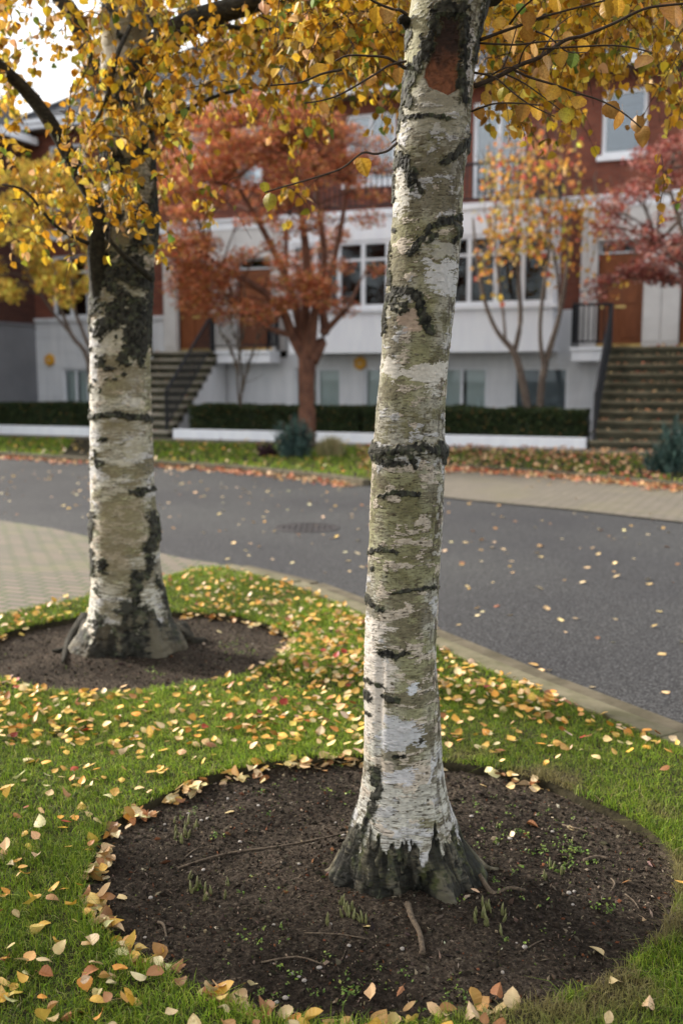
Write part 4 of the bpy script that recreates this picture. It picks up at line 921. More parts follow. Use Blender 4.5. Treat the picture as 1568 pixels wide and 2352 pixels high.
# left wing: a house end that projects towards the street
root = empty('end_house', fpt(-19.12, 0), -FA); tag(root, 'brick end house with rendered base at the left edge, walls coloured dark as in shade', 'house')
mb = MB(); mb.box((-7, -6.5, -.1), (.018, 3, 2.95)); mb.build('base_wall', M['rendershade'], root)
mb = MB(); mb.box((-7, -6.5, 2.953), (.017, 3, 8.2)); mb.build('brick_wall', M['brickshade'], root)
mb = MB(); mb.box((-7, -6.52, 2.955), (.05, -.01, 3.02)); mb.build('ledge', M['rendershade'], root)
mb = MB(); mb.box((-7, -6.9, 7.95), (.42, -.2, 8.03)); mb.build('soffit', M['soffit'], root)
mb = MB(); mb.box((.423, -6.9, 7.95), (.50, -.2, 8.15)); mb.build('gutter', M['white'], root)
mb = MB()
for i in range(22):
    a, b = .45-3.9*i/22, .45-3.9*(i+1.1)/22; za, zb = 8.05+.7*(.45-a), 8.05+.7*(.45-b)
    mb.hexa([(b, -6.9, zb), (a, -6.9, za), (a, 1.5, za), (b, 1.5, zb), (b, -6.9, zb+.015), (a, -6.9, za+.05), (a, 1.5, za+.05), (b, 1.5, zb+.015)])
mb.hexa([(-7.3, -6.9, 8.0), (-3.45, -6.9, 10.75), (-3.45, 1.5, 10.75), (-7.3, 1.5, 8.0), (-7.3, -6.9, 8.05), (-3.45, -6.9, 10.8), (-3.45, 1.5, 10.8), (-7.3, 1.5, 8.05)])
mb.build('roof', M['roof'], root)
# alarm boxes
for s_, q_, z_, lab in ((-18.62, .035, 1.98, 'yellow alarm box on the pale wall left of the thick birch'), (-9.0, .035, 1.84, 'yellow alarm box under the bay left of the focused birch')):
    r_ = empty('alarm_box', fpt(s_, q_, z_), -FA); tag(r_, lab, 'alarm box')
    mb = MB(); pts = [(.17*math.cos(R(60*k+30)), .17*math.sin(R(60*k+30))) for k in range(6)]
    kf = mb.addv([(p[0], -.07, p[1]) for p in pts]); kb_ = mb.addv([(p[0]*1.12, 0, p[1]*1.12) for p in pts]); mb.fn += [[kf+i for i in range(6)], [kb_+i for i in range(6)][::-1]]
    for i in range(6): mb.f4.append([kb_+i, kb_+(i+1) % 6, kf+(i+1) % 6, kf+i])
    mb.build('case', M['alarm'], r_, bevel=.012)
    mb = MB(); mb.box((-.05, -.085, -.012), (.05, -.069, .012)); mb.build('lamp', M['surround'], r_)
# ------------------------------------------------------------------ entrance stairs
def stairs(s0, s1, lab, land0, land1, rails, stone='step'):
    root = empty('entrance_stairs', fpt((s0+s1)/2, 3.2), -FA); tag(root, lab, 'stairs', 'flights of steps up to the front doors'); c = (s0+s1)/2
    n = 11; hz = 2.17/n; tr = 2.5/(n-1)
    def lx(s): return s-c
    def ly(q): return 3.2-q
    for i in range(n):
        qf = 3.2-tr*i; z1 = hz*(i+1)
        mb = MB()
        if i == n-1: qb = .145
        else: qb = qf-tr-.03
        mb.box((lx(s0)-.03, ly(qf+.03), z1-.055), (lx(s1)+.03, ly(qb), z1)); st = mb.build('step', M[stone], root, bevel=.006)
        mb = MB(); mb.box((lx(s0), ly(qf), (hz*i+.001 if i else -.05)), (lx(s1), ly(qf-tr*.98 if i < n-1 else .15), z1-.056)); mb.build('riser', M['riser'], st)
    mb = MB()    # flank wall under the flight
    for x0 in (lx(s0)+.02, lx(s1)-.14):
        k = mb.addv([(x0, ly(3.0), -.05), (x0, ly(.15), -.05), (x0, ly(.15), 1.9), (x0, ly(.72), 1.85), (x0+.12, ly(3.0), -.05), (x0+.12, ly(.15), -.05), (x0+.12, ly(.15), 1.9), (x0+.12, ly(.72), 1.85)])
        mb.f4 += [[k, k+1, k+2, k+3][::-1], [k+4, k+5, k+6, k+7], [k, k+4, k+7, k+3], [k+1, k+2, k+6, k+5], [k+2, k+3, k+7, k+6], [k, k+1, k+5, k+4]]
    mb.build('flank_wall', M['render'], root)
    mb = MB(); 
    for a, b in ((land0, s0-.035), (s1+.035, land1)):
        if b-a > .1:
            mb = MB(); mb.box((lx(a), ly(.85), 2.10), (lx(b), ly(.145), 2.17)); mb.box((lx(a)+.04, ly(.80), 1.86), (lx(b), ly(.145), 2.097)); mb.build('landing', M['white'], root)
    mb = MB()
    for s_ in rails: railing(mb, (lx(s_), ly(3.15), hz), (lx(s_), ly(.80), 2.17), .95, 20)
    for a, b in ((land0+.05, s0), (s1, land1-.05)):
        if b-a > .2: railing(mb, (lx(a), ly(.80), 2.17), (lx(b), ly(.80), 2.17), .95, max(3, int((b-a)/.11))); 
    if s0-land0 > .2: railing(mb, (lx(land0+.05), ly(.2), 2.17), (lx(land0+.05), ly(.80), 2.17), .95, 6)
    if land1-s1 > .2: railing(mb, (lx(land1-.05), ly(.2), 2.17), (lx(land1-.05), ly(.80), 2.17), .95, 6)
    mb.build('railing', M['black'], root)
stairs(-14.75, -12.8, 'mossy stone steps with black railings left of the red tree', -14.76, -11.2, (-14.72, -12.86))
stairs(-2.75, -.65, 'wide leaf-strewn steps with black rails at the right edge', -3.6, .2, (-2.70, -.70), 'stepdark')
# low white walls and hedges
for a, b, lab in ((-24, -14.92, 'low white garden wall left of the stone steps'), (-12.66, -2.85, 'long low white garden wall between the two flights of steps')):
    r_ = empty('garden_wall', fpt((a+b)/2, 3.1), -FA); tag(r_, lab, 'wall', 'low white garden walls'); w_ = (b-a)/2
    mb = MB(); mb.box((-w_, -.1, -.06), (w_, .12, .24)); mb.build('wall_body', M['white'], r_, bevel=.01)
def hedge(a, b, lab, q0=2.0, q1=2.95, zt=.80, seed=1):
    g = np.random.default_rng(seed); r_ = empty('hedge', fpt((a+b)/2, (q0+q1)/2), -FA); tag(r_, lab, 'hedge', 'clipped dark hedges'); w_ = (b-a)/2; d = (q1-q0)/2
    mb = MB(); mb.box((-w_+.06, -d+.06, .0), (w_-.06, d-.06, zt-.07)); mb.build('stems', M['hedgecore'], r_)
    n = int((b-a)*5200); f = g.uniform(0, 1, n); x = g.uniform(-w_, w_, n); y = g.uniform(-d, d, n); z = g.uniform(.1, zt, n)
    y = np.where(f < .45, -d+np.abs(g.normal(0, .025, n)), y); z = np.where((f >= .45) & (f < .9), zt-np.abs(g.normal(0, .025, n)), z); x = np.where(f > .95, np.sign(x)*w_, x)
    bumpy = (fbm(np.stack([x*1.9, y*2, z*2], 1), 3, seed+3)-.5)*.22; z = z+bumpy*(z > .5); y = y-bumpy*.6
    c = pick([(6, (.022, .036, .012)), (3, (.04, .062, .018)), (1, (.07, .09, .028)), (.25, (.28, .16, .05))], n, .3, g)
    leafcloud('foliage', np.stack([x, y, z], 1), g.uniform(.03, .065, n), rotmats(n, 'rand', gen=g), c, T_SIMPLE, M['plant'], r_)
M['hedgecore'] = noisy('hedge_core', (.008, .010, .006), (.018, .022, .010), 30, .95, .5, 60)
hedge(-22, -15.1, 'clipped dark green hedge left of the stone steps', seed=3)
hedge(-12.35, -8.0, 'clipped dark green hedge behind the red-barked trunk', seed=4)
hedge(-7.85, -2.95, 'clipped dark green hedge under the right bay window', seed=5)
# ------------------------------------------------------------------ background trees
def clumpy_tree(name, lab, base, stems, clumps, nleaf, size, pal, barkmat, tmpl, mode, flat=.55, seed=1, group=None, trad=.15, cat='tree', spread=1.0, twr=.012):
    g = np.random.default_rng(seed); root = empty(name, base); tag(root, lab, cat, group)
    mb = MB(); nodes = []
    for pts, rad in stems:
        out = wtube(mb, pts, rad, 12, 0); nodes += out[len(out)//3:]
    rooted(mb.build('trunk', barkmat, smooth=True), root)
    mb = MB(); P, S = [], []; NN = np.array([tuple(n) for n in nodes])
    for (cx, cy, cz, cr) in clumps:
        c = np.array([cx, cy, cz]); w = np.linalg.norm(NN-c, axis=1)+np.maximum(0, NN[:, 2]-cz)*1.5; s = Vector(NN[int(np.argmin(w))]); e = Vector(c)
        m_ = s.lerp(e, .5)+Vector((g.normal(0, .08), g.normal(0, .08), .12*(e-s).length)); wtube(mb, [s, m_, e-Vector((0, 0, cr*.2))], [twr*1.8, twr*1.1, twr*.5], 5, 0)
        for k in range(3):
            d = Vector((g.normal(), g.normal(), g.normal()*flat)); d.normalize(); wtube(mb, [m_, (m_+e)/2+d*cr*.4, e+d*cr*.9], [twr*.8, twr*.5, twr*.25], 4, 0)
        n = int(nleaf*(cr/.4)**1.5); r = g.uniform(0, 1, n)**.45; d = g.normal(size=(n, 3)); d /= np.linalg.norm(d, axis=1)[:, None]
        P.append(c+d*r[:, None]*cr*np.array([1, 1, flat])*spread); S.append(np.full(n, 1.))
    P = np.concatenate(P); n = len(P)
    rooted(mb.build('branches', barkmat, smooth=True), root)
    rooted(leafcloud('crown', P, g.uniform(size[0], size[1], n), rotmats(n, mode, gen=g), pick(pal, n, .28, g), tmpl, M['leaf']), root)
    return root
MT = maple_template()
def dome(g, c, rx, ry, rz, n, lo=-.75, cr=(.28, .5), skip=None):
    out = []
    while len(out) < n:
        d = g.normal(size=3); d /= np.linalg.norm(d)
        if d[2] < lo: continue
        r = g.uniform(.45, 1)**.5
        p = (c[0]+d[0]*rx*r, c[1]+d[1]*ry*r, c[2]+d[2]*rz*r)
        if skip and skip(p): continue
        out.append((*p, g.uniform(*cr)))
    return out
g = np.random.default_rng(3); B3 = Vector((-.73, 20.6, 0)); D3 = 20.6
def st3(pts): return [at(u, v, D3+dd) for u, v, dd in pts]
stems = [([Vector((-.74, 20.6, -.02)), at(705, 960, D3), at(704, 880, D3), at(706, 825, D3)], [.21, .175, .165, .19]),
         (st3([(706, 830, 0), (672, 770, 0), (640, 700, -.2), (560, 640, -.4), (470, 590, -.6)]), [.15, .11, .085, .06, .03]), (st3([(700, 830, 0), (690, 760, .1), (665, 660, .2), (600, 520, .3), (540, 420, .2)]), [.14, .10, .08, .06, .03]),
         (st3([(706, 830, 0), (700, 740, 0), (705, 620, -.1), (690, 480, -.3), (660, 360, -.3)]), [.14, .10, .09, .06, .03]), (st3([(715, 830, 0), (745, 765, 0), (742, 690, .2), (775, 560, .4), (800, 420, .6)]), [.15, .10, .08, .06, .03]),
         (st3([(712, 830, 0), (722, 720, -.3), (745, 600, -.5), (730, 470, -.6), (720, 370, -.7)]), [.12, .09, .07, .05, .03]), (st3([(748, 760, 0), (790, 715, -.1), (800, 705, -.2), (830, 640, 0)]), [.07, .05, .04, .02]), (st3([(672, 770, 0), (610, 750, .3), (540, 700, .6)]), [.07, .05, .03])]
c3 = at(610, 510, D3); sk3 = lambda p: (proj([p])[0][0] > 735 and proj([p])[1][0] > 430 and g.uniform() < .8) or (proj([p])[0][0] > 560 and proj([p])[1][0] > 735) or (abs(proj([p])[1][0]-(470+.12*proj([p])[0][0])) < 18 and proj([p])[0][0] < 700 and g.uniform() < .8)
cl = dome(g, c3, 2.45, 2.1, 2.5, 200, -.85, (.22, .44), sk3)
cl += [(*at(u, v, D3-1.2+g.uniform(-.3, .5)), .34) for u, v in ((420, 520), (440, 480), (400, 560), (450, 620), (480, 690), (430, 700), (560, 700), (620, 720), (500, 400), (560, 330), (640, 290), (720, 280), (800, 300), (860, 330), (400, 660), (520, 640), (660, 690), (750, 660), (780, 610), (470, 450), (520, 370), (600, 300), (690, 265), (760, 275), (880, 380), (860, 450), (400, 590), (560, 420), (640, 380), (700, 350), (480, 560), (560, 580), (640, 600), (600, 500), (660, 440))]
clumpy_tree('maple_tree', 'reddish round-crowned tree with bare red trunk across the road', B3, stems, cl, 250, (.036, .068), MAPLE, M['maplebark'], MT, 'pad', .55, 7, 'red-leaved trees across the road')
g = np.random.default_rng(8); B5 = Vector((6.9, 17.6, 0)); c5 = Vector((6.75, 17.4, 4.35))
stems = [([B5, Vector((6.85, 17.6, 1.2)), Vector((6.9, 17.6, 2.3))], [.15, .12, .12])]+[([Vector((6.9, 17.6, 2.1)), Vector((6.9+dx*.5, 17.6+dy*.5, 3.1)), Vector((6.9+dx, 17.6+dy, dz))], [.08, .05, .025]) for dx, dy, dz in ((-1.6, -.4, 3.7), (-1.3, .3, 5.0), (-.3, -.5, 5.4), (.8, .2, 5), (1.5, -.3, 4), (-1.9, .1, 3.2), (.4, 1, 4.6))]
cl = dome(g, c5, 2.3, 2.0, 1.75, 120, -.8, (.24, .42))+[(*at(u, v, 17.2), .28) for u, v in ((1400, 480), (1385, 520), (1420, 560), (1375, 650), (1365, 680), (1400, 640), (1440, 620), (1500, 380), (1540, 330), (1460, 430), (1500, 560), (1540, 640))]
clumpy_tree('maple_tree', 'dark crimson tree reaching in from the right edge above the steps', B5, stems, cl, 170, (.04, .075), MAPLE2, M['stembark'], MT, 'pad', .55, 9, 'red-leaved trees across the road')
# multi-stemmed tree with hanging yellow and orange leaves, behind the hedge right of the near birch
g = np.random.default_rng(12); D4 = 21.9
def st4(pts): return [at(u, v, D4+(d_ if True else 0)) for u, v, d_ in pts]
stems = [(st4([(1213, 955, 0), (1200, 880, 0), (1180, 810, 0), (1140, 760, .1), (1112, 690, .2), (1095, 600, .3), (1085, 500, .3)]), [.085, .08, .075, .05, .045, .035, .02]), (st4([(1180, 810, 0), (1194, 740, 0), (1190, 640, -.1), (1176, 520, -.2), (1168, 400, -.2)]), [.06, .055, .045, .035, .02]),
         (st4([(1160, 785, 0), (1155, 720, .2), (1140, 600, .3), (1135, 450, .3)]), [.035, .03, .025, .015]), (st4([(1238, 950, .2), (1245, 870, .2), (1262, 800, .2), (1285, 720, .1), (1300, 620, 0), (1310, 480, 0)]), [.08, .075, .07, .05, .04, .02]),
         (st4([(1250, 850, .2), (1240, 780, .2), (1243, 700, .1), (1262, 560, 0), (1262, 420, 0)]), [.05, .045, .04, .03, .02]), (st4([(1285, 720, .1), (1275, 600, .2), (1240, 470, .3), (1225, 340, .3)]), [.035, .03, .025, .015])]
root = empty('ornamental_tree', at(1225, 955, D4)); root.location.z = 0; tag(root, 'slim many-stemmed tree with hanging orange and yellow leaves before the right bay', 'tree')
mb = MB(); 
for pts, rad in stems: wtube(mb, pts, rad, 8, 0)
rooted(mb.build('trunk', M['stembark'], smooth=True), root)
mb = MB(); P = []; Cc = []
for i in range(165):
    u = 1235+g.normal(0, 78); 
    if u > 1420 or u < 1070: continue
    v0 = 300+abs(u-1235)*.55+g.uniform(-60, 210); L_ = g.uniform(.5, 1.5); p = at(u, v0, D4+g.normal(0, .7)); k = int(g.integers(5, 12))
    sx_, sy_ = g.normal(0, .30), g.normal(0, .25)
    pts = [p+Vector((sx_*t, sy_*t, -L_*t)) for t in (0, .35, .7, 1)]; mb.tube(pts, [.009, .007, .005, .003], 4)
    for j in range(k): t = g.uniform(.1, 1); P.append((p.x+sx_*t+g.normal(0, .08), p.y+sy_*t+g.normal(0, .08), p.z-L_*t)); Cc.append(0 if v0 > 290+g.uniform(-50, 50) else 1)
rooted(mb.build('branches', M['stembark']), root)
n = len(P); c = pick(CHERRY, n, .2, g); c2 = pick([(3, (.58, .16, .08)), (2, (.60, .28, .08)), (2, (.50, .10, .07))], n, .2, g); Cc = np.array(Cc)[:, None]
rooted(leafcloud('crown', P, g.uniform(.075, .14, n), rotmats(n, 'hang2', gen=g), c*(1-Cc)+c2*Cc, TL, M['leaf']), root)
# small yellow tree at the far left before the end house
g = np.random.default_rng(14); D6 = 24.5; b6 = at(215, 930, D6); b6.z = 0
stems = [([b6, at(203, 830, D6), at(165, 770, D6), at(135, 690, D6), at(120, 600, D6)], [.07, .06, .05, .035, .02]), ([b6, at(215, 840, D6), at(190, 760, D6), at(170, 700, D6), at(165, 600, D6), at(150, 480, D6)], [.07, .055, .045, .04, .03, .02]), ([at(165, 770, D6), at(110, 700, D6), at(60, 620, D6), at(20, 560, D6)], [.035, .03, .02, .012])]
c6 = at(105, 540, D6); cl = dome(g, c6, 1.85, 1.6, 1.95, 85, -.9, (.25, .42))
clumpy_tree('ornamental_tree', 'small bright yellow tree at the far left in front of the end house', b6, stems, cl, 120, (.07, .12), YTREE, M['stembark'], TL, 'hang', .7, 15)
# bare shrub beside the left steps
g = np.random.default_rng(16); D7 = 22.6; b7 = at(552, 940, D7); b7.z = 0; root = empty('bare_shrub', b7); tag(root, 'leafless pale-stemmed shrub between the left steps and the red tree', 'shrub'); mb = MB()
for pts in (((552, 935), (556, 870), (548, 800), (530, 740), (525, 690)), ((556, 900), (570, 840), (590, 780), (612, 720)), ((550, 930), (545, 850), (555, 780), (566, 720), (560, 660)), ((548, 860), (530, 800), (505, 760))):
    wtube(mb, [at(u, v, D7+g.normal(0, .08)) for u, v in pts], [.032]+[.024-.004*i for i in range(len(pts)-1)], 6)
    for k in range(14):
        i = int(g.integers(1, len(pts))); p = at(pts[i][0], pts[i][1]+g.uniform(-20, 20), D7); d = Vector((g.normal(0, .25), g.normal(0, .25), g.uniform(.1, .5))); wtube(mb, [p, p+d*.6, p+d+Vector((0, 0, .05))], [.008, .006, .003], 4)
rooted(mb.build('stems', M['deadtwig'], smooth=True), root)
# verge shrubs
def shrub(name, lab, cat, px, py, w, h, n, size, pal, mode, tmpl, seed, d=None):
    g = np.random.default_rng(seed); x, y = G(px, py, .01); r_ = empty(name, (x, y, .01)); tag(r_, lab, cat)
    mb = MB()
    for k in range(16):
        a = g.uniform(0, 6.28); e = g.uniform(.2, 1); wtube(mb, [(0, 0, -.01), (math.cos(a)*w*.25*e, math.sin(a)*w*.25*e, h*.4), (math.cos(a)*w*.42*e, math.sin(a)*w*.42*e, h*g.uniform(.6, .95))], [.014, .010, .004], 5)
    mb.build('stems', M['stembark'], r_, smooth=True)
    ns = 70; D = g.normal(size=(ns, 3)); D[:, 2] = np.abs(D[:, 2])*1.1+.25; D /= np.linalg.norm(D, axis=1)[:, None]; Ls = g.uniform(.55, 1.15, ns)
    k_ = g.integers(0, ns, n); t_ = g.uniform(.15, 1, n)**.6; P = D[k_]*(t_*Ls[k_])[:, None]*np.array([w/2, w/2, h])+g.normal(0, 1, (n, 3))*(.035*(1.25-t_))[:, None]; P[:, 2] = np.maximum(P[:, 2], .02)
    leafcloud('foliage', P, g.uniform(size*.7, size*1.3, n), rotmats(n, mode, gen=g), pick(pal, n, .3, g), tmpl, M['plant'], r_)
NEED = (np.array([(0, 0, 0), (-.07, .5, 0), (0, 1, 0), (.07, .5, 0)]), np.array([(0, 1, 2), (0, 2, 3)]), np.array([0, 1, 1, 1]))
TEAL = [(5, (.045, .085, .075)), (3, (.07, .125, .105)), (1, (.10, .16, .13)), (1, (.03, .05, .035))]
shrub('evergreen_shrub', 'blue-green shrub at the foot of the red-barked tree', 'shrub', 676, 1052, .80, .85, 5200, .10, TEAL, 'rand', NEED, 31)
shrub('heuchera', 'small dark purple plant left of the blue-green shrub', 'plant', 611, 1049, .42, .26, 500, .08, [(3, (.05, .022, .03)), (1, (.09, .04, .045))], 'pad', T_SIMPLE, 32)
shrub('evergreen_shrub', 'dark teal shrub cut off by the right edge below the steps', 'shrub', 1545, 1090, .85, .85, 6500, .10, TEAL, 'rand', NEED, 34)
g = np.random.default_rng(33); x, y = G(760, 1048, .01); r_ = empty('ornamental_grass', (x, y, .01)); tag(r_, 'straw-coloured grass tuft right of the blue-green shrub', 'plant')
n = 900; o = blades('tuft', g.normal(0, .09, n), g.normal(0, .09, n), np.zeros(n), g.uniform(.25, .48, n), np.full(n, .012), pick([(3, (.42, .35, .2)), (2, (.3, .28, .13)), (1, (.2, .24, .08))], n, .2, g), .55); o.parent = r_
# manhole cover
x, y = G(705, 1212, ZR); r_ = empty('manhole_cover', (x, y, ZR)); tag(r_, 'rusty round cover set in the road left of the focused birch', 'manhole cover')
def disc(mb, r0, r1, z0, z1, n=40):
    a = mb.addv([(r0*math.cos(2*math.pi*k/n), r0*math.sin(2*math.pi*k/n), z1) for k in range(n)]); b = mb.addv([(r1*math.cos(2*math.pi*k/n), r1*math.sin(2*math.pi*k/n), z1) for k in range(n)]); c = mb.addv([(r1*math.cos(2*math.pi*k/n), r1*math.sin(2*math.pi*k/n), z0) for k in range(n)])
    for k in range(n): mb.f4 += [[a+k, b+k, b+(k+1) % n, a+(k+1) % n], [b+k, c+k, c+(k+1) % n, b+(k+1) % n]]
    return a
mb = MB(); disc(mb, .31, .34, 0, .006); mb.build('frame', M['rust'], r_)
mb = MB(); a = disc(mb, .28, .305, 0, .004); mb.fn.append([a+k for k in range(40)])
for i in range(-4, 5):
    for j in range(-4, 5):
        if math.hypot(i, j) < 4.2: mb.box((i*.06-.018, j*.06-.018, .0045), (i*.06+.018, j*.06+.018, .008))
mb.build('lid', M['rust'], r_)
# ------------------------------------------------------------------ things on the near bed
def bz(x, y): return float(bed_z(np.array([x]), np.array([y]), BEDS[0], TR1)[0])
tws = [([(410, 1985), (520, 1955), (640, 1940), (760, 1925), (838, 1905)], .0038, 'long thin fallen twig left of the near trunk'), ([(935, 2095), (938, 2120), (960, 2150), (970, 2190)], .010, 'thick gnarled root-like stick in front of the near trunk'), ([(363, 2110), (376, 2120), (378, 2145)], .004, 'short bent twig on the left half of the near bed'),
       ([(1290, 1885), (1330, 1900), (1370, 1912)], .0028, 'straight twig on the right side of the near bed'), ([(1435, 2045), (1455, 2060), (1468, 2080)], .003, 'thin twig near the right rim of the near bed'), ([(1402, 2010), (1412, 2022), (1404, 2040)], .003, 'hooked twig near the right rim of the near bed'),
       ([(1200, 2180), (1225, 2165), (1250, 2155)], .0025, 'thin twig right of the bulb shoots in front'), ([(480, 2255), (560, 2235)], .0035, 'twig lying against the bottom rim of the near bed'), ([(425, 1960), (450, 1940), (500, 1930)], .002, 'faint curved twig left on the near bed'), ([(700, 2145), (780, 2150), (850, 2160)], .0022, 'fine twig in the middle of the near bed'),
       ([(1340, 1975), (1370, 1968), (1400, 1972)], .006, 'stubby twig right of the near trunk'), ([(600, 2205), (680, 2200), (740, 2215)], .0025, 'fine twig at the bottom of the near bed'), ([(785, 2200), (800, 2165), (840, 2130)], .002, 'thin forked twig below the near trunk')]
for pts, r_, lab in tws:
    W = [Vector((*G(u, v, -.02), 0)) for u, v in pts]
    for w_ in W: w_.z = bz(w_.x, w_.y)+r_*.9
    c = W[0].copy(); mb = MB(); wtube(mb, [w_-c for w_ in W], [r_*(1-.5*i/len(W))*random.uniform(.7, 1.3) for i in range(len(W))], 7, .0015+r_*.35)
    o = mb.build('twig', M['deadtwig'], smooth=True); o.location = c; tag(o, lab, 'twig', 'twigs fallen on the near soil bed')
# bulb shoots pushing through
g = np.random.default_rng(41)
mb = MB(); mb.tube([(0, 0, -.01), (.001, 0, .012), (.003, .001, .026), (.005, .001, .034)], [.0042, .0042, .003, .0006], 7); mb.tube([(.006, .003, -.01), (.008, .004, .01), (.011, .004, .02)], [.003, .0028, .0006], 6)
shoot_me = mb.build('bulb_shoot', noisy('shoot_green', (.10, .115, .035), (.20, .19, .09), 90, .5, 0), smooth=True)
spots = [(u+g.normal(0, s), v+g.normal(0, s*.6), lab) for (uc, vc, n_, s, lab) in ((430, 1900, 12, 22, 'pale green bulb shoot in the upper left group of the near bed'), (470, 2035, 12, 28, 'pale green bulb shoot in the group left of the near trunk'), (800, 2110, 13, 28, 'pale green bulb shoot in the group below the near trunk'), (1120, 2125, 12, 26, 'pale green bulb shoot in the group right below the near trunk'), (1290, 2005, 5, 22, 'pale green bulb shoot in the group right of the near trunk')) for u, v in [(uc, vc)]*n_]
first = True
for u, v, lab in spots:
    x, y = G(u, v, -.02)
    if bedr(np.array([x]), np.array([y]), BEDS[0])[0] > .95: continue
    o = shoot_me if first else shoot_me.copy()
    if not first: COL.objects.link(o)
    first = False
    o.location = (x, y, bz(x, y)); o.rotation_euler = (g.normal(0, .15), g.normal(0, .15), g.uniform(0, 6.28)); o.scale = (1, 1, 1) if False else (g.uniform(.7, 1.1),)*3; tag(o, lab, 'shoot', lab.replace('pale green bulb shoot', 'bulb shoots'))
# little weeds and moss tufts
P, C_ = [], []
for uc, vc, n_, s in ((1310, 1965, 26, 40), (1290, 1930, 16, 30), (800, 2260, 14, 16), (1380, 2070, 8, 20), (1050, 2270, 8, 30), (640, 2300, 6, 30), (700, 2240, 6, 40), (1120, 1870, 16, 60), (1200, 1900, 14, 50), (560, 1780, 14, 70), (760, 1800, 12, 60), (480, 1880, 12, 50), (560, 2040, 8, 50), (1150, 2030, 8, 50), (900, 2250, 10, 80), (550, 1490, 26, 24), (360, 1545, 10, 20), (610, 2150, 8, 70), (1230, 2100, 8, 60)):
    for _ in range(n_):
        x, y = G(uc+g.normal(0, s), vc+g.normal(0, s*.55), -.02)
        for k in range(int(g.integers(3, 9))): P.append((x+g.normal(0, .008), y+g.normal(0, .008), (bz(x, y) if y < 4.2 else -.02)+g.uniform(.001, .014)))
n = len(P); o = leafcloud('weeds', P, g.uniform(.006, .013, n), rotmats(n, 'pad', gen=g), pick([(3, (.10, .17, .03)), (2, (.16, .24, .04)), (1, (.22, .27, .06))], n, .25, g), T_SIMPLE, M['plant']); tag(o, 'tiny green weeds sprouting in the soil beds', 'weeds', kind='stuff')
# pebbles on the near bed
icov = [(math.cos(a)*math.cos(b), math.sin(a)*math.cos(b), math.sin(b)*.6) for b in (-.6, 0, .6) for a in [2*math.pi*k/8 for k in range(8)]]
mb = MB(); k0 = mb.addv([(p[0]*.0075, p[1]*.006, p[2]*.0065) for p in icov]); 
for r_ in range(2):
    for k in range(8): mb.f4.append([k0+r_*8+k, k0+r_*8+(k+1) % 8, k0+r_*8+8+(k+1) % 8, k0+r_*8+8+k])
mb.fn += [[k0+k for k in range(8)][::-1], [k0+16+k for k in range(8)]]
peb = mb.build('pebble', noisy('pebble', (.20, .18, .16), (.36, .33, .30), 90, .8, .2, 200, .001), smooth=True)
pebs = [(g.uniform(300, 1480), g.uniform(1800, 2300)) for _ in range(46)]; first = True
for u, v in pebs:
    x, y = G(u, v, -.02)
    if bedr(np.array([x]), np.array([y]), BEDS[0])[0] > .93 or math.hypot(x-TR1[0], y-TR1[1]) < .28: continue
    o = peb if first else peb.copy()
    if not first: COL.objects.link(o)
    first = False; s_ = g.uniform(.5, 1.25); o.scale = (s_, s_*g.uniform(.8, 1.2), s_); o.location = (x, y, bz(x, y)+.002); o.rotation_euler = (0, 0, g.uniform(0, 6)); side = 'left' if x < TR1[0] else 'right'; fr = 'in front of' if y < 2.75 else 'beside'
    tag(o, f'small grey pebble on the dark soil {fr} the near trunk, {side} side', 'pebble', f'pebbles {fr} the near trunk on the {side}')
# ------------------------------------------------------------------ fallen leaves
g = np.random.default_rng(55)
spots = []   # x,y,z,size,palette,zone
def put(x, y, z, s, pal, zone, tilt=.35): spots.append((x, y, z, s, pal, zone, tilt))
def lawnz(x, y): return g.uniform(.012, .032)
x = g.uniform(-3.4, 2.2, 38000); y = g.uniform(1.9, 7.9, 38000)
ok = inpoly(x, y, LAWN) & (np.minimum(bedr(x, y, BEDS[0]), bedr(x, y, BEDS[1])) > 1.0)
dn = fbm(np.stack([x*1.4, y*1.4, x*0], 1), 3, 61); u, v, _ = proj(np.stack([x, y, x*0], 1))
dens = np.where(y > 3.85, .30, .085)*(1+0*y); dens = np.where((y > 3.85) & (dn > .5), .38, dens); dens = np.where((x > .75) & (y < 3.3), .016, dens); dens = np.where(x < .2, dens+.20*sstep(3.0, 2.2, y+(dn-.5)*1.6), dens)
dens = dens*(.55+.6*sstep(.3, .6, dn)); dens = np.where((x < -.6) & (y < 3.9) & (y > 3.1), .15, dens); dens = np.where((y > 6.2), dens*.7, dens)
sel = ok & (g.uniform(0, 1, len(x)) < dens)
for a, b in zip(x[sel], y[sel]): put(a, b, lawnz(a, b), g.uniform(.024, .048), 0, 'lawn', .34)
# rings of leaves caught against the cut edge of the beds
for bi, b in enumerate(BEDS):
    segs = [(R(128), R(243), 190), (R(80), R(128), 46), (R(240), R(290), 44), (R(45), R(62), 8)] if bi == 0 else [(R(-20), R(65), 46), (R(65), R(95), 14), (R(150), R(185), 8)]
    for a0, a1, n_ in segs:
        for _ in range(int(n_*1.5)):
            a = g.uniform(a0, a1); 
            if bi == 0 and R(128) < a < R(240) and math.sin(a*17+1) > .55: continue
            for rr in (g.uniform(.925, 1.0),):
                x_ = b[0]+math.cos(a)*b[2]*rr; y_ = b[1]+math.sin(a)*b[3]*rr
                rad = bedr(np.array([x_]), np.array([y_]), b)[0]; x_ = b[0]+(x_-b[0])*rr/rad; y_ = b[1]+(y_-b[1])*rr/rad
                put(x_, y_, g.uniform(-.03, .002), g.uniform(.028, .050), 1, 'near rim' if bi == 0 else 'far bed', .36)
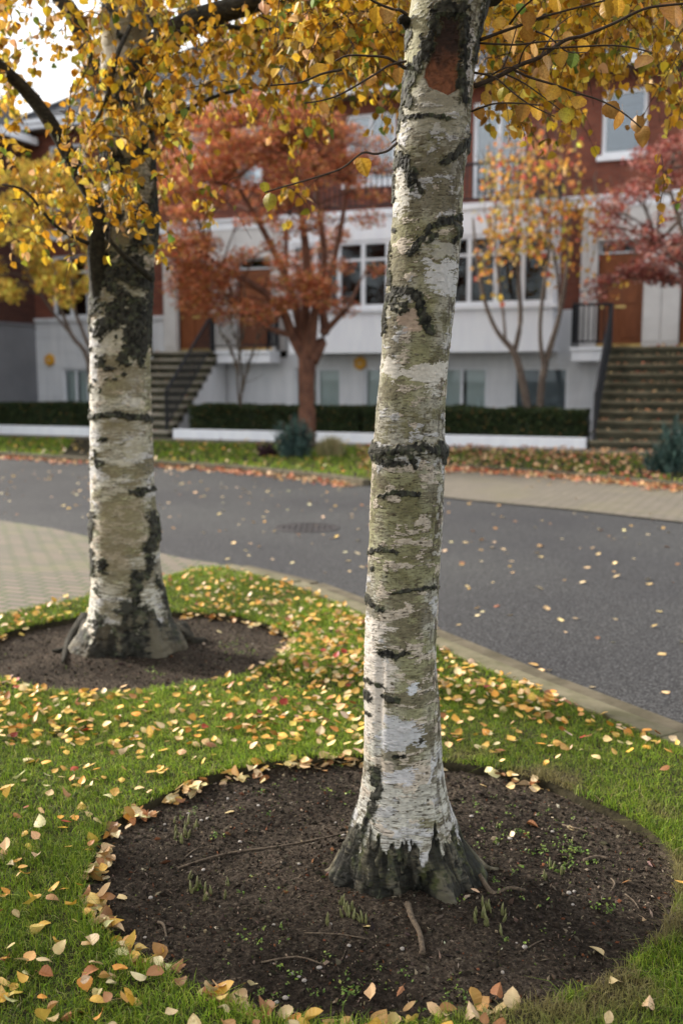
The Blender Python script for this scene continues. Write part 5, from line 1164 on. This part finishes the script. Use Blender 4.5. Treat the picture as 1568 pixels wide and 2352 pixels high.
for u_, v_, s_ in ((525, 1866, .04), (1208, 1885, .045), (1475, 2103, .05), (1385, 2190, .04), (1140, 1782, .06), (1100, 1798, .035), (1215, 1800, .05), (1240, 1808, .045), (1225, 1815, .04), (1262, 1806, .045), (1250, 1790, .035), (1038, 1748, .055), (1050, 1752, .05), (1025, 1758, .045), (740, 1765, .03), (620, 1782, .045),
                   (1300, 1895, .03), (1178, 1920, .025), (1445, 2018, .03), (850, 2295, .04), (575, 2262, .035), (460, 2270, .035), (278, 2170, .04), (285, 2060, .035), (850, 2140, .03), (1100, 2065, .03), (925, 2260, .035), (840, 1800, .03), (600, 1792, .05), (795, 1740, .05), (700, 1750, .05), (560, 1788, .03), (500, 1450, .04)):
    x_, y_ = G(u_, v_, -.02); put(x_, y_, (bz(x_, y_) if y_ < 4.2 else -.02)+.008, s_, 1, 'soil', .3)
for _ in range(1150):           # road
    x_, y_ = g.uniform(-6, 7), g.uniform(3.4, 17)
    put(x_, y_, ZR+.006, g.uniform(.035, .06), 1, 'road', .15)
for i in range(len(VERL)-2):   # gutter drift
    a, b = VERL[i+1], VERL[i+2]; L_ = math.hypot(b[0]-a[0], b[1]-a[1])
    for _ in range(int(L_*75)):
        t = g.uniform(); nx, ny = (b[1]-a[1])/L_, -(b[0]-a[0])/L_; w_ = .14+abs(g.normal(0, .20)); put(a[0]+(b[0]-a[0])*t+nx*w_, a[1]+(b[1]-a[1])*t+ny*w_, ZR+g.uniform(.005, .03), g.uniform(.05, .085), 3, 'gutter', .4)
for i in range(len(VERR)-1):
    a, b = VERR[i], VERR[i+1]; L_ = math.hypot(b[0]-a[0], b[1]-a[1])
    for _ in range(int(L_*150)):
        t = g.uniform(); nx, ny = (b[1]-a[1])/L_, -(b[0]-a[0])/L_; w_ = .14+abs(g.normal(0, .22)); put(a[0]+(b[0]-a[0])*t+nx*w_, a[1]+(b[1]-a[1])*t+ny*w_, -.03+g.uniform(.005, .03), g.uniform(.05, .085), 3, 'gutter', .4)
n_ = 0
while n_ < 1900:               # leaf carpet on the right verge and path
    x_, y_ = g.uniform(.3, 8), g.uniform(13, 22); q_ = x_*FN.x+y_*FN.y-FC
    if q_ > 3.3 and inpoly(np.array([x_]), np.array([y_]), VER+[(30, 60), (-60, 60)])[0]: put(x_, y_, .03+g.uniform(0, .03), g.uniform(.05, .085), 3, 'verge', .4); n_ += 1
n_ = 0
while n_ < 420:
    x_, y_ = g.uniform(-12, 1), g.uniform(15, 24); q_ = x_*FN.x+y_*FN.y-FC
    if q_ > 3.4 and inpoly(np.array([x_]), np.array([y_]), VER+[(30, 60), (-60, 60)])[0]: put(x_, y_, .04+g.uniform(0, .03), g.uniform(.05, .085), 0, 'verge', .4); n_ += 1
for s0_, s1_, num in ((-2.7, -.7, 420), (-14.7, -12.9, 80)):
    for _ in range(num):
        i = int(g.integers(0, 11)); q_ = 3.2-.25*i-g.uniform(.02, .22); p = fpt(g.uniform(s0_, s1_), q_); put(p.x, p.y, 2.17/11*(i+1)+.01, g.uniform(.05, .085), 3, 'steps', .3)
X = np.array([s[0] for s in spots]); Yy = np.array([s[1] for s in spots]); Zz = np.array([s[2] for s in spots]); S = np.array([s[3] for s in spots]); zone = np.array([s[5] for s in spots]); palx = np.array([s[4] for s in spots]); tilt = np.array([s[6] for s in spots])
u, v, zc = proj(np.stack([X, Yy, Zz], 1)); rc = np.hypot(X-TR1[0], Yy-TR1[1])
vis = (u > -5) & (u < 1573) & (v < 2357) & (v > 900) & ~((zone == 'road') & inpoly(X, Yy, LAWN)) & ~((zone == 'road') & (inpoly(X, Yy, VER+[(30, 60), (-60, 60)])))
okk = ~((zone == 'road') & (inpoly(X, Yy, LAWN) | inpoly(X, Yy, VER+[(30, 60), (-60, 60)])))
score = np.where(vis, S/zc, 0)
order = np.argsort(-score); big = set(order[:300].tolist())
pals = {0: FALL, 1: TAN, 3: REDF}
cols = np.zeros((len(X), 3))
for k, pl in pals.items():
    m_ = palx == k
    if m_.any(): cols[m_] = pick(pl, int(m_.sum()), .18, g)
rest = np.array([i for i in range(len(X)) if i not in big and okk[i]])
def rm_t(n, t, gen):
    Rm = rotmats(n, 'flat', 1.0, gen); yaw = gen.uniform(0, 6.28, n); px_ = gen.normal(0, 1, n)*t; py_ = gen.normal(0, 1, n)*t
    flip = gen.uniform(0, 1, n) < .35; px_ = px_+np.where(flip, math.pi, 0)
    cy, sy, cp, sp_, cr, sr = np.cos(yaw), np.sin(yaw), np.cos(px_), np.sin(px_), np.cos(py_), np.sin(py_); Z_ = np.zeros(n); O_ = np.ones(n)
    return np.stack([cy, -sy, Z_, sy, cy, Z_, Z_, Z_, O_], 1).reshape(n, 3, 3) @ np.stack([cr, Z_, sr, Z_, O_, Z_, -sr, Z_, cr], 1).reshape(n, 3, 3) @ np.stack([O_, Z_, Z_, Z_, cp, -sp_, Z_, sp_, cp], 1).reshape(n, 3, 3)
pp = np.stack([X, Yy, Zz], 1)
TF = leaf_template(False, 6, .44, .1, -.25)
o = leafcloud('fallen_leaves', pp[rest], S[rest], rm_t(len(rest), tilt[rest], g), cols[rest], TF, M['fallen'], rimc=(.8, .65, .5)); tag(o, 'yellow, tan and reddish leaves scattered over lawn, road, verge and steps', 'fallen leaves', kind='stuff')
# the 300 nearest-looking ones as things of their own
variants = []
for k in range(36):
    T = leaf_template(True, 11, g.uniform(.38, .48), g.uniform(.0, .5), g.uniform(-.6, .5), g.uniform(-.5, .5)); kind = ['yellow', 'tan', 'brown'][k % 3]
    c = {'yellow': [(1, (.68, .44, .09)), (1, (.62, .34, .05)), (1, (.72, .52, .18))], 'tan': [(2, (.74, .60, .34)), (1, (.70, .54, .26)), (1, (.78, .68, .46))], 'brown': [(1, (.36, .17, .07)), (1, (.46, .25, .10)), (.4, (.32, .07, .04))]}[kind]
    c = pick(c, 1, .1, g)[0]; V_, F_, rim = T; spotn = fbm(V_*9+k*7, 2, 5+k)[:, None]
    cc = c*(1-.22*rim[:, None]*np.array([.6, .9, 1]))*(.85+.3*spotn); ob = mesh_np('fallen_leaf', V_, F_, M['fallen'], None, np.clip(cc, 0, .9)); variants.append((kind, ob.data)); bpy.data.objects.remove(ob)
zname = {'near rim': 'in the rim of leaves round the near bed', 'soil': 'on the bare dark soil of the near bed', 'far bed': 'at the rim of the far bed', 'road': 'on the asphalt road'}
for i in order[:300]:
    i = int(i); zn = zone[i]; want = g.choice(['yellow', 'tan', 'brown'], p={'lawn': [.48, .30, .22], 'near rim': [.20, .55, .25], 'soil': [.05, .65, .30]}.get(zn, [.4, .5, .1]))
    kd, me = [vv for vv in variants if vv[0] == want][int(g.integers(0, 12))]
    o = bpy.data.objects.new('fallen_leaf', me); COL.objects.link(o); o.location = pp[i]; s_ = S[i]; o.scale = (s_, s_*g.uniform(.9, 1.15), s_)
    o.rotation_euler = (g.normal(0, tilt[i])+(math.pi if g.uniform() < .3 else 0), g.normal(0, tilt[i]), g.uniform(0, 6.28))
    if zn == 'lawn': where = ('on the grass below the near bed' if Yy[i] < 2.3 else 'on the grass left of the near bed') if X[i] < -.3 and Yy[i] < 3.7 else ('on the grass at the bottom right' if Yy[i] < 3.2 else 'on the grass between the beds and the kerb')
    elif zn == 'near rim': where = 'caught along the '+('left' if u[i] < 600 and v[i] > 1850 else 'upper' if v[i] < 1900 else 'lower')+' rim of the near bed'
    else: where = zname.get(zn, 'on the ground')
    tag(o, f'{kd} birch leaf lying {where}', 'leaf', f'{kd} leaves {where}')
# ------------------------------------------------------------------ light, sky, camera
SUN_AZ, SUN_EL = R(-62), R(27)        # compass angle measured from +Y towards +X : the sun stands far left, a little behind the trees
w = bpy.data.worlds.new('World'); SC.world = w; w.use_nodes = True; nt = w.node_tree; bg = nt.nodes['Background']
sky = ND(nt, 'ShaderNodeTexSky', sky_type='NISHITA'); sky.sun_disc = False; sky.sun_elevation = SUN_EL; sky.sun_rotation = SUN_AZ; sky.air_density = 1.0; sky.dust_density = 3.0; sky.ozone_density = 1.0
cn = noise(nt, objvec(nt, (1, 1, 2.2)), 2.2, 6, .55); ct = nt.nodes['Mapping'] if 'Mapping' in nt.nodes else None
cf = ramp(nt, cn, [(.38, (.25, .25, .25)), (.60, (.85, .85, .85))])
mxw = ND(nt, 'ShaderNodeMix', data_type='RGBA'); nt.links.new(cf, mxw.inputs[0]); nt.links.new(sky.outputs[0], mxw.inputs[6]); mxw.inputs[7].default_value = (8.5, 8.45, 8.3, 1)
nt.links.new(mxw.outputs[2], bg.inputs[0]); bg.inputs[1].default_value = .12
sl = bpy.data.lights.new('sun', 'SUN'); sl.energy = 3.8; sl.angle = R(5); sl.color = (1, .93, .84); so = bpy.data.objects.new('sun', sl); COL.objects.link(so)
sd = Vector((math.sin(SUN_AZ)*math.cos(SUN_EL), math.cos(SUN_AZ)*math.cos(SUN_EL), math.sin(SUN_EL)))
so.rotation_euler = sd.to_track_quat('Z', 'Y').to_euler()
cam = bpy.data.cameras.new('camera'); co = bpy.data.objects.new('camera', cam); COL.objects.link(co); SC.camera = co
cam.sensor_fit = 'VERTICAL'; cam.sensor_height = 36; cam.sensor_width = 24; cam.lens = F/2352*36; cam.clip_end = 2000; cam.clip_start = .05
co.location = (0, 0, EYE); co.rotation_euler = (math.pi/2-PITCH, 0, 0)
cam.dof.use_dof = True; cam.dof.focus_distance = 2.80; cam.dof.aperture_fstop = 2.3; cam.dof.aperture_blades = 9
SC.view_settings.view_transform = 'Standard'; SC.view_settings.look = 'None'; SC.view_settings.gamma = 1; SC.view_settings.exposure = 1.08
SC.cycles.use_denoising = True; SC.cycles.max_bounces = 6; SC.cycles.transparent_max_bounces = 12
